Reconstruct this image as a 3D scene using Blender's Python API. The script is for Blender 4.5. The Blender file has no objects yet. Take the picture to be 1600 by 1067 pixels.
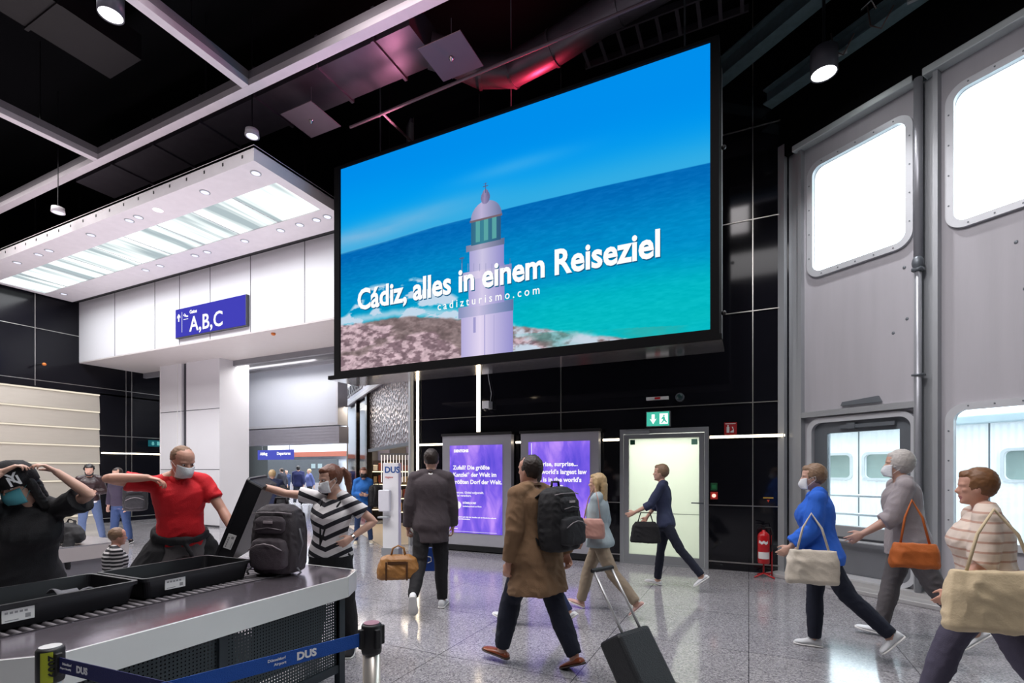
import bpy, bmesh, math, random
import numpy as np
from mathutils import Vector, Matrix, Euler, noise
random.seed(7)
R = math.radians
PI = math.pi
scn = bpy.context.scene
C = scn.collection

# ------------------------------------------------------------------ camera
CAM_H = 1.58
YAW = R(25.4)
cam_data = bpy.data.cameras.new('camera')
cam_data.sensor_width = 36.0
cam_data.lens = 36.0 * 779 / 1600
cam_data.shift_y = (735 - 533.5) / 1600
cam_data.clip_end = 200
cam_data.clip_start = 0.05
cam = bpy.data.objects.new('camera', cam_data)
C.objects.link(cam)
cam.location = (0, 0, CAM_H)
cam.rotation_euler = (R(90), 0, YAW)
scn.camera = cam

# ------------------------------------------------------------------ exposure
scn.view_settings.view_transform = 'Standard'
scn.view_settings.look = 'None'
scn.view_settings.exposure = 0.0
scn.view_settings.gamma = 1.0
scn.view_settings.use_curve_mapping = False

# ------------------------------------------------------------------ daylight outside
world = bpy.data.worlds.new('overcast_sky')
scn.world = world
world.use_nodes = True
bg = world.node_tree.nodes['Background']
bg.inputs[0].default_value = (0.80, 0.93, 1.0, 1)
bg.inputs[1].default_value = 6.5


def area(name, loc, rot, sx, sy, power, col=(1, 1, 1), spread=180):
    l = bpy.data.lights.new(name, 'AREA')
    l.shape = 'RECTANGLE'; l.size = sx; l.size_y = sy
    l.energy = power; l.color = col; l.spread = R(spread)
    o = bpy.data.objects.new(name, l); C.objects.link(o)
    o.location = loc; o.rotation_euler = rot
    return o


def spot(name, loc, aim, power, col=(1, 1, 1), size=60, blend=0.6, rad=0.08):
    l = bpy.data.lights.new(name, 'SPOT')
    l.energy = power; l.color = col; l.spot_size = R(size); l.spot_blend = blend; l.shadow_soft_size = rad
    o = bpy.data.objects.new(name, l); C.objects.link(o)
    o.location = loc
    o.rotation_euler = (Vector(aim) - Vector(loc)).to_track_quat('-Z', 'Y').to_euler()
    return o


# soft unseen area fills added below the black ceiling
area('hall_ceiling_fill', (-2.5, 3.6, 7.9), (0, 0, 0), 5.0, 2.0, 290, (1.0, 0.95, 0.97), 150)
area('lane_ceiling_fill', (-7.5, 2.2, 7.9), (0, 0, 0), 5.0, 2.0, 300, (1.0, 0.95, 0.97), 150)
area('lane_ceiling_fill', (-13.5, 3.0, 7.9), (0, 0, 0), 4.0, 3.0, 300, (1.0, 0.95, 0.95), 150)
area('entrance_ceiling_fill', (0.5, 0.2, 7.9), (0, 0, 0), 5.0, 2.0, 170, (1.0, 0.97, 0.99), 150)
# canopy light
area('canopy_lamp', (-12.2, 6.3, 6.33), (0, 0, 0), 9.8, 0.9, 300, (0.95, 0.97, 1.0), 170)
# terminal beyond the opening
area('concourse_lamp', (-22.0, 17.0, 6.9), (0, 0, 0), 14.0, 6.0, 2600, (0.96, 0.97, 1.0), 170)
area('passage_lamp', (-12.8, 10.0, 4.66), (0, 0, 0), 4.0, 1.2, 110, (1, 0.97, 0.95), 170)
area('lane_bounce_fill', (-11.0, 4.6, 0.04), (R(180), 0, 0), 9.0, 3.0, 255, (1.0, .88, .96), 160)  # unseen upward fill, added as floor bounce for canopy and rails
area('hall_up_fill', (-3.5, 1.5, 4.4), (R(180), 0, 0), 3.0, 2.0, 60, (1.0, .86, .93), 110)  # added upward fill without a fixture, lifts the ceiling rails
area('passage_bounce_fill', (-12.0, 10.2, 0.04), (R(180), 0, 0), 6.0, 1.2, 34, (1.0, .95, .93), 170)  # unseen fill at floor level, added to lift soffit and board
area('board_fill', (-13.2, 9.9, 4.5), (R(35), 0, 0), 4.0, .3, 22, (.93, .95, 1.0), 150)  # added lamp without a fixture, brightens the grey display board
area('shop_lamp', (-10.2, 12.4, 3.5), (0, 0, 0), 2.0, 2.0, 150, (1, 0.86, 0.68), 170)
# red stage glow up in the ducts
spot('red_uplight', (-3.0, 7.6, 7.0), (-3.4, 6.2, 8.2), 190, (1.0, 0.05, 0.12), 120, 1.0)
spot('pink_uplight', (-5.2, 6.6, 6.95), (-5.6, 5.2, 7.9), 60, (1.0, 0.35, 0.55), 130, 1.0)
spot('pink_uplight', (-3.6, 4.2, 6.3), (-3.9, 5.15, 7.4), 26, (1.0, .45, .62), 90, 1.0)
spot('grey_wall_fill_spot', (-1.0, 1.5, 7.5), (1.9, 7.5, 3.6), 680, (1, 0.96, 0.98), 50, 1.0, 0.3)  # unseen spot added to brighten the right window wall


# ------------------------------------------------------------------ pixel rays onto known planes
_c, _s = math.cos(YAW), math.sin(YAW)
def ray(px, py):
    r = (px - 800) / 779.0
    return Vector((-_s + r * _c, _c + r * _s, (735 - py) / 779.0))
def onY(px, py, Y):
    a = ray(px, py); return Vector((0, 0, CAM_H)) + a * (Y / a.y)
def onX(px, py, X):
    a = ray(px, py); return Vector((0, 0, CAM_H)) + a * (X / a.x)
def onZ(px, py, Z):
    a = ray(px, py); return Vector((0, 0, CAM_H)) + a * ((Z - CAM_H) / a.z)
def onD(px, py, d):
    return Vector((0, 0, CAM_H)) + ray(px, py) * d


# ------------------------------------------------------------------ materials
def lin(c):
    return tuple((x / 12.92 if x <= 0.04045 else ((x + 0.055) / 1.055) ** 2.4) for x in c)
def rgb(r, g, b):
    return lin((r / 255, g / 255, b / 255))

_mats = {}
def M(name, col, rough=0.5, metal=0.0, noise_amt=0.08, noise_scale=6.0, bump=0.0, bump_scale=60.0, spec=0.5,
      stretch=(1, 1, 1), coat=0.0):
    if name in _mats: return _mats[name]
    m = bpy.data.materials.new(name); m.use_nodes = True
    nt = m.node_tree; b = nt.nodes['Principled BSDF']
    b.inputs['Roughness'].default_value = rough
    b.inputs['Metallic'].default_value = metal
    b.inputs['Specular IOR Level'].default_value = spec
    b.inputs['Coat Weight'].default_value = coat
    tc = nt.nodes.new('ShaderNodeTexCoord')
    mp = nt.nodes.new('ShaderNodeMapping'); mp.inputs['Scale'].default_value = stretch
    nt.links.new(tc.outputs['Object'], mp.inputs['Vector'])
    n = nt.nodes.new('ShaderNodeTexNoise'); n.inputs['Scale'].default_value = noise_scale
    n.inputs['Detail'].default_value = 4
    nt.links.new(mp.outputs[0], n.inputs['Vector'])
    mx = nt.nodes.new('ShaderNodeMix'); mx.data_type = 'RGBA'
    a = [max(0, v * (1 - noise_amt)) for v in col]; d = [min(1, v * (1 + noise_amt)) for v in col]
    mx.inputs[6].default_value = (*a, 1); mx.inputs[7].default_value = (*d, 1)
    nt.links.new(n.outputs[0], mx.inputs[0])
    nt.links.new(mx.outputs[2], b.inputs['Base Color'])
    if bump > 0:
        n2 = nt.nodes.new('ShaderNodeTexNoise'); n2.inputs['Scale'].default_value = bump_scale
        nt.links.new(mp.outputs[0], n2.inputs['Vector'])
        bp = nt.nodes.new('ShaderNodeBump'); bp.inputs['Strength'].default_value = bump
        bp.inputs['Distance'].default_value = 0.01
        nt.links.new(n2.outputs[0], bp.inputs['Height']); nt.links.new(bp.outputs[0], b.inputs['Normal'])
    _mats[name] = m
    return m

def EM(name, col, strength):
    if name in _mats: return _mats[name]
    m = bpy.data.materials.new(name); m.use_nodes = True
    nt = m.node_tree
    for x in list(nt.nodes):
        if x.type != 'OUTPUT_MATERIAL': nt.nodes.remove(x)
    e = nt.nodes.new('ShaderNodeEmission'); e.inputs[0].default_value = (*col, 1); e.inputs[1].default_value = strength
    nt.links.new(e.outputs[0], nt.nodes['Material Output'].inputs[0])
    _mats[name] = m
    return m

def stripes(name, ca, cb, axis, period, duty, phase=0.0, rough=0.8, tilt=None):
    """woven bands of two colours along one object axis"""
    m = M(name, ca, rough); nt = m.node_tree; b = nt.nodes['Principled BSDF']
    tc = nt.nodes.new('ShaderNodeTexCoord'); sp = nt.nodes.new('ShaderNodeSeparateXYZ')
    nt.links.new(tc.outputs['Object'], sp.inputs[0])
    src = sp.outputs[axis]
    if tilt:
        ab = nt.nodes.new('ShaderNodeMath'); ab.operation = 'MULTIPLY_ADD'
        aa = nt.nodes.new('ShaderNodeMath'); aa.operation = 'ABSOLUTE'
        nt.links.new(sp.outputs[tilt[0]], aa.inputs[0])
        nt.links.new(aa.outputs[0], ab.inputs[0]); ab.inputs[1].default_value = tilt[1]
        nt.links.new(src, ab.inputs[2]); src = ab.outputs[0]
    a1 = nt.nodes.new('ShaderNodeMath'); a1.operation = 'ADD'; a1.inputs[1].default_value = 10 + phase
    a2 = nt.nodes.new('ShaderNodeMath'); a2.operation = 'DIVIDE'; a2.inputs[1].default_value = period
    a3 = nt.nodes.new('ShaderNodeMath'); a3.operation = 'FRACT'
    a4 = nt.nodes.new('ShaderNodeMath'); a4.operation = 'LESS_THAN'; a4.inputs[1].default_value = duty
    nt.links.new(src, a1.inputs[0]); nt.links.new(a1.outputs[0], a2.inputs[0])
    nt.links.new(a2.outputs[0], a3.inputs[0]); nt.links.new(a3.outputs[0], a4.inputs[0])
    mx = nt.nodes.new('ShaderNodeMix'); mx.data_type = 'RGBA'
    mx.inputs[6].default_value = (*ca, 1); mx.inputs[7].default_value = (*cb, 1)
    nt.links.new(a4.outputs[0], mx.inputs[0]); nt.links.new(mx.outputs[2], b.inputs['Base Color'])
    return m

# floor: speckled terrazzo slabs with thin joints
def floor_mat():
    m = bpy.data.materials.new('terrazzo'); m.use_nodes = True
    nt = m.node_tree; b = nt.nodes['Principled BSDF']; L = nt.links.new
    tc = nt.nodes.new('ShaderNodeTexCoord')
    v = nt.nodes.new('ShaderNodeTexVoronoi'); v.inputs['Scale'].default_value = 95
    L(tc.outputs['Object'], v.inputs['Vector'])
    sp = nt.nodes.new('ShaderNodeSeparateColor'); L(v.outputs['Color'], sp.inputs[0])
    cr = nt.nodes.new('ShaderNodeValToRGB'); e = cr.color_ramp; e.interpolation = 'CONSTANT'
    e.elements[0].position = 0; e.elements[0].color = (0.19, 0.185, 0.20, 1)
    e.elements[1].position = 0.14; e.elements[1].color = (0.29, 0.28, 0.31, 1)
    for p, c in ((0.40, 0.36), (0.66, 0.43), (0.88, 0.52)):
        k = e.elements.new(p); k.color = (c, c * 0.985, c * 1.01, 1)
    L(sp.outputs[0], cr.inputs[0])
    n = nt.nodes.new('ShaderNodeTexNoise'); n.inputs['Scale'].default_value = 0.7; n.inputs['Detail'].default_value = 5
    L(tc.outputs['Object'], n.inputs['Vector'])
    mr = nt.nodes.new('ShaderNodeMapRange'); mr.inputs[3].default_value = 0.74; mr.inputs[4].default_value = 1.02
    L(n.outputs[0], mr.inputs[0])
    mm = nt.nodes.new('ShaderNodeMix'); mm.data_type = 'RGBA'; mm.blend_type = 'MULTIPLY'; mm.inputs[0].default_value = 1
    L(cr.outputs[0], mm.inputs[6]); L(mr.outputs[0], mm.inputs[7])
    br = nt.nodes.new('ShaderNodeTexBrick'); br.offset = 0.0; br.inputs['Scale'].default_value = 1.0
    br.inputs['Brick Width'].default_value = 1.2; br.inputs['Row Height'].default_value = 1.2
    br.inputs['Mortar Size'].default_value = 0.004; br.inputs['Mortar Smooth'].default_value = 0.0
    br.inputs['Color1'].default_value = (1, 1, 1, 1); br.inputs['Color2'].default_value = (0.93, 0.93, 0.95, 1)
    br.inputs['Mortar'].default_value = (0.28, 0.28, 0.3, 1)
    L(tc.outputs['Object'], br.inputs['Vector'])
    m2 = nt.nodes.new('ShaderNodeMix'); m2.data_type = 'RGBA'; m2.blend_type = 'MULTIPLY'; m2.inputs[0].default_value = 1
    L(mm.outputs[2], m2.inputs[6]); L(br.outputs[0], m2.inputs[7])
    L(m2.outputs[2], b.inputs['Base Color'])
    rr = nt.nodes.new('ShaderNodeMapRange'); rr.inputs[3].default_value = 0.05; rr.inputs[4].default_value = 0.17
    L(n.outputs[0], rr.inputs[0]); L(rr.outputs[0], b.inputs['Roughness'])
    b.inputs['Specular IOR Level'].default_value = 0.6
    return m

MAT = dict(
    floor=floor_mat(),
    ceiling=M('black_ceiling', (0.0022, 0.0022, 0.003), 0.95, spec=0.08),
    gloss=M('black_gloss_panel', (0.006, 0.006, 0.009), 0.07, 0, 0.1, 2.0, 0.05, 1.4, 0.6),
    gloss2=M('black_satin_panel', (0.006, 0.006, 0.009), 0.16, 0, 0.1, 2.0, 0.05, 1.4, 0.2),
    duct2=M('dark_duct_metal', (0.010, 0.008, 0.010), 0.5, 0.4, 0.2, 5),
    black=M('black_paint', (0.008, 0.008, 0.009), 0.5),
    blackmetal=M('black_metal', (0.012, 0.012, 0.014), 0.35, 0.3),
    white=M('white_panel', (0.74, 0.73, 0.76), 0.45, 0, 0.03, 1.5),
    whitegloss=M('white_enamel', (0.82, 0.83, 0.85), 0.25, 0, 0.02),
    soffit=M('beige_soffit', (0.62, 0.58, 0.57), 0.5, 0, 0.04),
    joint=M('metal_joint', (0.55, 0.53, 0.5), 0.28, 0.9),
    seam=M('dark_seam', (0.05, 0.05, 0.06), 0.8),
    steel=M('brushed_steel', (0.62, 0.60, 0.60), 0.22, 1.0, 0.06, 20, 0.15, 120, stretch=(1, 0.05, 1)),
    chrome=M('satin_chrome', (0.75, 0.72, 0.68), 0.2, 1.0, 0.03),
    alu=M('anodised_aluminium', (0.42, 0.44, 0.46), 0.42, 0.55, 0.06, 4, 0.1, 80, stretch=(1, 1, 0.1)),
    aludark=M('dark_aluminium', (0.16, 0.18, 0.20), 0.45, 0.4),
    alupanel=M('weathered_grey_panel', (0.44, 0.43, 0.46), 0.55, 0.1, 0.10, 3.0, 0.10, 40, stretch=(2.2, 1, 0.18)),
    frame=M('pale_window_frame', (0.60, 0.62, 0.65), 0.4, 0.3),
    slat=M('beige_wall_slat', (0.50, 0.455, 0.39), 0.4, 0.15, 0.05, 3, stretch=(1, 1, 6)),
    rail=M('ceiling_grid_paint', (0.74, 0.68, 0.72), 0.5),
    duct=M('dull_duct_metal', (0.12, 0.105, 0.125), 0.42, 0.6, 0.2, 5),
    plate=M('grey_sensor_plate', (0.13, 0.085, 0.10), 0.6, 0.1),
    tealsteel=M('teal_grey_steel', (0.11, 0.17, 0.19), 0.5, 0.3, 0.35, 10),
    grille=M('dark_slate_sheet', (0.030, 0.040, 0.048), 0.5, 0.3),
    tray=M('black_tray_plastic', (0.008, 0.008, 0.010), 0.4, 0, 0.1),
    label=M('white_sticker', (0.78, 0.78, 0.76), 0.6),
    beltblue=M('blue_belt_webbing', rgb(14, 78, 165), 0.7, 0, 0.05, 20, 0.3, 300),
    beltnavy=M('navy_belt_webbing', rgb(16, 24, 92), 0.7, 0, 0.05, 20, 0.3, 300),
    ink=M('white_print', (0.85, 0.86, 0.88), 0.6),
    blackink=M('black_print', (0.01, 0.01, 0.01), 0.6),
    lime=M('lime_sticker', rgb(176, 186, 40), 0.5),
    red=M('red_enamel', rgb(190, 16, 26), 0.3, coat=0.4),
    strip=EM('warm_strip_light', (1.0, 0.83, 0.60), 8.0),
    lamp=EM('lamp_lens', (1.0, 1.0, 1.0), 12.0),
    lampdim=EM('recessed_lamp_lens', (0.86, 0.86, 1.0), 1.15),
    skin=M('fair_skin', (0.60, 0.36, 0.27), 0.5, 0, 0.06, 12, 0.05, 80),
    skinred=M('ruddy_skin', (0.60, 0.32, 0.23), 0.5, 0, 0.08, 12, 0.05, 80),
    lips=M('lips', (0.42, 0.16, 0.14), 0.45),
    eyew=M('eye_white', (0.75, 0.72, 0.70), 0.3),
    iris=M('eye_iris', (0.04, 0.025, 0.02), 0.2),
    mask=M('white_face_mask', (0.74, 0.76, 0.78), 0.8, 0, 0.03, 10, 0.3, 60),
    glass=None,
)

def glass_mat(name, tint=(0.96, 0.98, 0.98), gl=0.06):
    m = bpy.data.materials.new(name); m.use_nodes = True
    nt = m.node_tree
    for x in list(nt.nodes):
        if x.type != 'OUTPUT_MATERIAL': nt.nodes.remove(x)
    t = nt.nodes.new('ShaderNodeBsdfTransparent'); t.inputs[0].default_value = (*tint, 1)
    g = nt.nodes.new('ShaderNodeBsdfGlossy'); g.inputs['Roughness'].default_value = 0.02
    f = nt.nodes.new('ShaderNodeFresnel'); f.inputs[0].default_value = 1.45
    x = nt.nodes.new('ShaderNodeMixShader')
    nt.links.new(f.outputs[0], x.inputs[0]); nt.links.new(t.outputs[0], x.inputs[1]); nt.links.new(g.outputs[0], x.inputs[2])
    nt.links.new(x.outputs[0], nt.nodes['Material Output'].inputs[0])
    return m
MAT['glass'] = glass_mat('clear_glass')

def frosted():
    m = bpy.data.materials.new('frosted_glass'); m.use_nodes = True
    nt = m.node_tree
    for x in list(nt.nodes):
        if x.type != 'OUTPUT_MATERIAL': nt.nodes.remove(x)
    t = nt.nodes.new('ShaderNodeBsdfTranslucent'); t.inputs[0].default_value = (0.86, 0.89, 0.83, 1)
    d = nt.nodes.new('ShaderNodeBsdfPrincipled'); d.inputs['Base Color'].default_value = (0.6, 0.66, 0.6, 1)
    d.inputs['Roughness'].default_value = 0.12
    x = nt.nodes.new('ShaderNodeMixShader'); x.inputs[0].default_value = 0.3
    nt.links.new(t.outputs[0], x.inputs[1]); nt.links.new(d.outputs[0], x.inputs[2])
    nt.links.new(x.outputs[0], nt.nodes['Material Output'].inputs[0])
    return m
MAT['frosted'] = frosted()


# ------------------------------------------------------------------ scene helpers
def tag(o, label=None, cat=None, group=None, kind=None):
    if label: o['label'] = label
    if cat: o['category'] = cat
    if group: o['group'] = group
    if kind: o['kind'] = kind
    return o

def empty(name, loc=(0, 0, 0), rz=0.0, label=None, cat=None, group=None, kind=None):
    o = bpy.data.objects.new(name, None); C.objects.link(o)
    o.empty_display_size = 0.1
    o.location = loc; o.rotation_euler = (0, 0, rz)
    return tag(o, label, cat, group, kind)

def link(name, mesh, mat=None, parent=None, loc=None, rot=None):
    o = bpy.data.objects.new(name, mesh); C.objects.link(o)
    if mat is not None:
        mesh.materials.clear(); mesh.materials.append(mat)
    if parent is not None: o.parent = parent
    if loc is not None: o.location = loc
    if rot is not None: o.rotation_euler = rot
    return o

def copy_tree(o, parent=None, loc=None, rz=None):
    c = o.copy(); C.objects.link(c)
    if parent is not None: c.parent = parent
    for ch in list(o.children): copy_tree(ch, c)
    if loc is not None: c.location = loc
    if rz is not None: c.rotation_euler[2] = rz
    return c


class MB:
    """collects shapes into one bmesh"""
    def __init__(s): s.bm = bmesh.new()
    def box(s, x0, x1, y0, y1, z0, z1, bev=0.0, mtx=None):
        r = bmesh.ops.create_cube(s.bm, size=1.0)
        vs = r['verts']
        for v in vs:
            v.co = Vector((x0 + (v.co.x + .5) * (x1 - x0), y0 + (v.co.y + .5) * (y1 - y0), z0 + (v.co.z + .5) * (z1 - z0)))
        if bev > 0:
            es = list({e for v in vs for e in v.link_edges})
            rr = bmesh.ops.bevel(s.bm, geom=es, offset=bev, segments=3, profile=0.5, affect='EDGES')
            vs = list({v for f in rr['faces'] for v in f.verts} | {v for v in vs if v.is_valid})
        if mtx is not None:
            for v in vs: v.co = mtx @ v.co
        return s
    def loft(s, rings, caps=True):
        rv = [[s.bm.verts.new(p) for p in ring] for ring in rings]
        n = len(rv[0])
        for a, b in zip(rv[:-1], rv[1:]):
            for i in range(n):
                j = (i + 1) % n
                s.bm.faces.new((a[i], a[j], b[j], b[i]))
        if caps:
            s.bm.faces.new(list(reversed(rv[0]))); s.bm.faces.new(rv[-1])
        return s
    def tube(s, pts, radii, n=12, round_caps=False):
        pts = [Vector(p) for p in pts]
        if not hasattr(radii, '__len__'): radii = [radii] * len(pts)
        t0 = (pts[1] - pts[0]).normalized()
        up = Vector((0, 0, 1)) if abs(t0.z) < 0.9 else Vector((0, 1, 0))
        u = t0.cross(up).normalized()
        rings = []
        P = len(pts)
        for i in range(P):
            if i == 0: t = pts[1] - pts[0]
            elif i == P - 1: t = pts[-1] - pts[-2]
            else: t = (pts[i + 1] - pts[i]).normalized() + (pts[i] - pts[i - 1]).normalized()
            t = t.normalized() if t.length > 1e-9 else t0
            u = (u - t * u.dot(t)).normalized(); v = t.cross(u)
            r = radii[i]; ra, rb = (r if hasattr(r, '__len__') else (r, r))
            if round_caps and i == 0:
                for k in (0.25, 0.6, 0.88):
                    a = math.sqrt(1 - (1 - k) ** 2)
                    rings.append([pts[0] - t * ra * (1 - k) + (u * ra * math.cos(2 * PI * q / n) + v * rb * math.sin(2 * PI * q / n)) * a for q in range(n)])
            rings.append([pts[i] + u * ra * math.cos(2 * PI * q / n) + v * rb * math.sin(2 * PI * q / n) for q in range(n)])
            if round_caps and i == P - 1:
                for k in (0.88, 0.6, 0.25):
                    a = math.sqrt(1 - (1 - k) ** 2)
                    rings.append([pts[i] + t * ra * (1 - k) + (u * ra * math.cos(2 * PI * q / n) + v * rb * math.sin(2 * PI * q / n)) * a for q in range(n)])
        return s.loft(rings)
    def cyl(s, p0, p1, r0, r1=None, n=20):
        return s.tube([p0, p1], [r0, r0 if r1 is None else r1], n)
    def ball(s, c, r, n=16, rot=None):
        rx, ry, rz = r if hasattr(r, '__len__') else (r, r, r)
        rings = []
        for i in range(1, n):
            a = PI * i / n - PI / 2
            ring = []
            for q in range(n + 4):
                p = Vector((rx * math.cos(a) * math.cos(2 * PI * q / (n + 4)), ry * math.cos(a) * math.sin(2 * PI * q / (n + 4)), rz * math.sin(a)))
                if rot is not None: p = rot @ p
                ring.append(Vector(c) + p)
            rings.append(ring)
        return s.loft(rings)
    def lathe(s, prof, n=24, c=(0, 0, 0)):
        return s.loft([[Vector((c[0] + r * math.cos(2 * PI * q / n), c[1] + r * math.sin(2 * PI * q / n), c[2] + z)) for q in range(n)] for r, z in prof])
    def prism(s, poly, axis, a, b):
        """poly of 2D points extruded along axis (0 x, 1 y, 2 z)"""
        def mk(p, h):
            return Vector((h, p[0], p[1])) if axis == 0 else Vector((p[0], h, p[1])) if axis == 1 else Vector((p[0], p[1], h))
        return s.loft([[mk(p, a) for p in poly], [mk(p, b) for p in poly]])
    def grid(s, f, nu, nv):
        vs = [[s.bm.verts.new(f(i / nu, j / nv)) for j in range(nv + 1)] for i in range(nu + 1)]
        for i in range(nu):
            for j in range(nv):
                s.bm.faces.new((vs[i][j], vs[i + 1][j], vs[i + 1][j + 1], vs[i][j + 1]))
        return s
    def mesh(s, smooth=False):
        bmesh.ops.recalc_face_normals(s.bm, faces=s.bm.faces)
        me = bpy.data.meshes.new('m'); s.bm.to_mesh(me); s.bm.free()
        if smooth: me.polygons.foreach_set('use_smooth', [True] * len(me.polygons))
        return me
    def build(s, name, mat, parent=None, smooth=False, loc=None, rot=None):
        me = s.mesh(smooth); me.name = name
        return link(name, me, mat, parent, loc, rot)


BENCH = bpy.data.scenes.new('workbench')      # shapes are worked here one at a time, then dropped
def evaluated(o):
    for c_ in list(o.users_collection): c_.objects.unlink(o)
    BENCH.collection.objects.link(o)
    vl = BENCH.view_layers[0]; vl.update()
    dg = vl.depsgraph; dg.update()
    me = bpy.data.meshes.new_from_object(o.evaluated_get(dg))
    BENCH.collection.objects.unlink(o)
    return me

def voxel(mb, size, smooth=4, factor=0.5):
    """fuse the overlapping closed shapes of mb into one continuous skin"""
    me = mb.mesh()
    o = bpy.data.objects.new('tmp', me); C.objects.link(o)
    r = o.modifiers.new('r', 'REMESH'); r.mode = 'VOXEL'; r.voxel_size = size; r.use_smooth_shade = True
    if smooth:
        sm = o.modifiers.new('s', 'SMOOTH'); sm.factor = factor; sm.iterations = smooth
    out = evaluated(o)
    bpy.data.objects.remove(o); bpy.data.meshes.remove(me)
    out.polygons.foreach_set('use_smooth', [True] * len(out.polygons))
    return out

def crumple(me, amp, scale=9.0, zs=0.45):
    """cloth folds as real relief"""
    n = len(me.vertices)
    co = np.empty(n * 3, np.float32); me.vertices.foreach_get('co', co); co = co.reshape(-1, 3)
    no = np.empty(n * 3, np.float32); me.vertices.foreach_get('normal', no); no = no.reshape(-1, 3)
    def fold(x, y, z):
        a = noise.noise(Vector((x * scale, y * scale, z * scale * zs)))
        b = noise.noise(Vector((x * scale * 1.6 + z * scale * .8 + 5, y * scale * 1.6, z * scale * 1.3)))
        return a + 1.1 * (0.5 - abs(b) * 2.4) * (0.35 + max(0, a))
    k = np.array([fold(x, y, z) for x, y, z in co.tolist()], np.float32)
    me.vertices.foreach_set('co', (co + no * (k * amp)[:, None]).ravel())
    me.update()
    return me

def plate_holes(outer, holes, thick, corner=0.0):
    """flat plate in XZ with rounded holes. outer=(x0,x1,z0,z1), holes=list of (x0,x1,z0,z1,r)"""
    cu = bpy.data.curves.new('c', 'CURVE'); cu.dimensions = '2D'; cu.fill_mode = 'BOTH'; cu.extrude = thick / 2
    def rr(x0, x1, z0, z1, r):
        pts = []
        if r <= 0: return [(x0, z0), (x1, z0), (x1, z1), (x0, z1)]
        for cx, cz, a0 in ((x1 - r, z0 + r, -90), (x1 - r, z1 - r, 0), (x0 + r, z1 - r, 90), (x0 + r, z0 + r, 180)):
            for k in range(9):
                a = R(a0 + k * 90 / 8); pts.append((cx + r * math.cos(a), cz + r * math.sin(a)))
        return pts
    for pts in [rr(*outer, corner)] + [rr(*h) for h in holes]:
        sp = cu.splines.new('POLY'); sp.points.add(len(pts) - 1)
        for p, q in zip(sp.points, pts): p.co = (q[0], q[1], 0, 1)
        sp.use_cyclic_u = True
    o = bpy.data.objects.new('tmp', cu); C.objects.link(o)
    me = evaluated(o)
    bpy.data.objects.remove(o)
    me.transform(Matrix(((1, 0, 0, 0), (0, 0, -1, 0), (0, 1, 0, 0), (0, 0, 0, 1))))
    return me

def text(name, body, size, mat, parent, loc, rot=(R(90), 0, 0), ext=0.002, bold=0.0, align='LEFT', sp=1.0, sx=1.0, shear=0.0, lsp=1.0):
    cu = bpy.data.curves.new('t', 'FONT'); cu.body = body; cu.size = size; cu.extrude = ext; cu.offset = bold
    cu.align_x = align; cu.space_character = sp; cu.shear = shear; cu.space_line = lsp
    cu.resolution_u = 3
    o = bpy.data.objects.new('tmp', cu); C.objects.link(o)
    me = evaluated(o); bpy.data.objects.remove(o)
    if sx != 1.0: me.transform(Matrix.Diagonal((sx, 1, 1, 1)))
    return link(name, me, mat, parent, loc, rot)

# ================================================================== people
def V(*a): return Vector(a)

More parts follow.
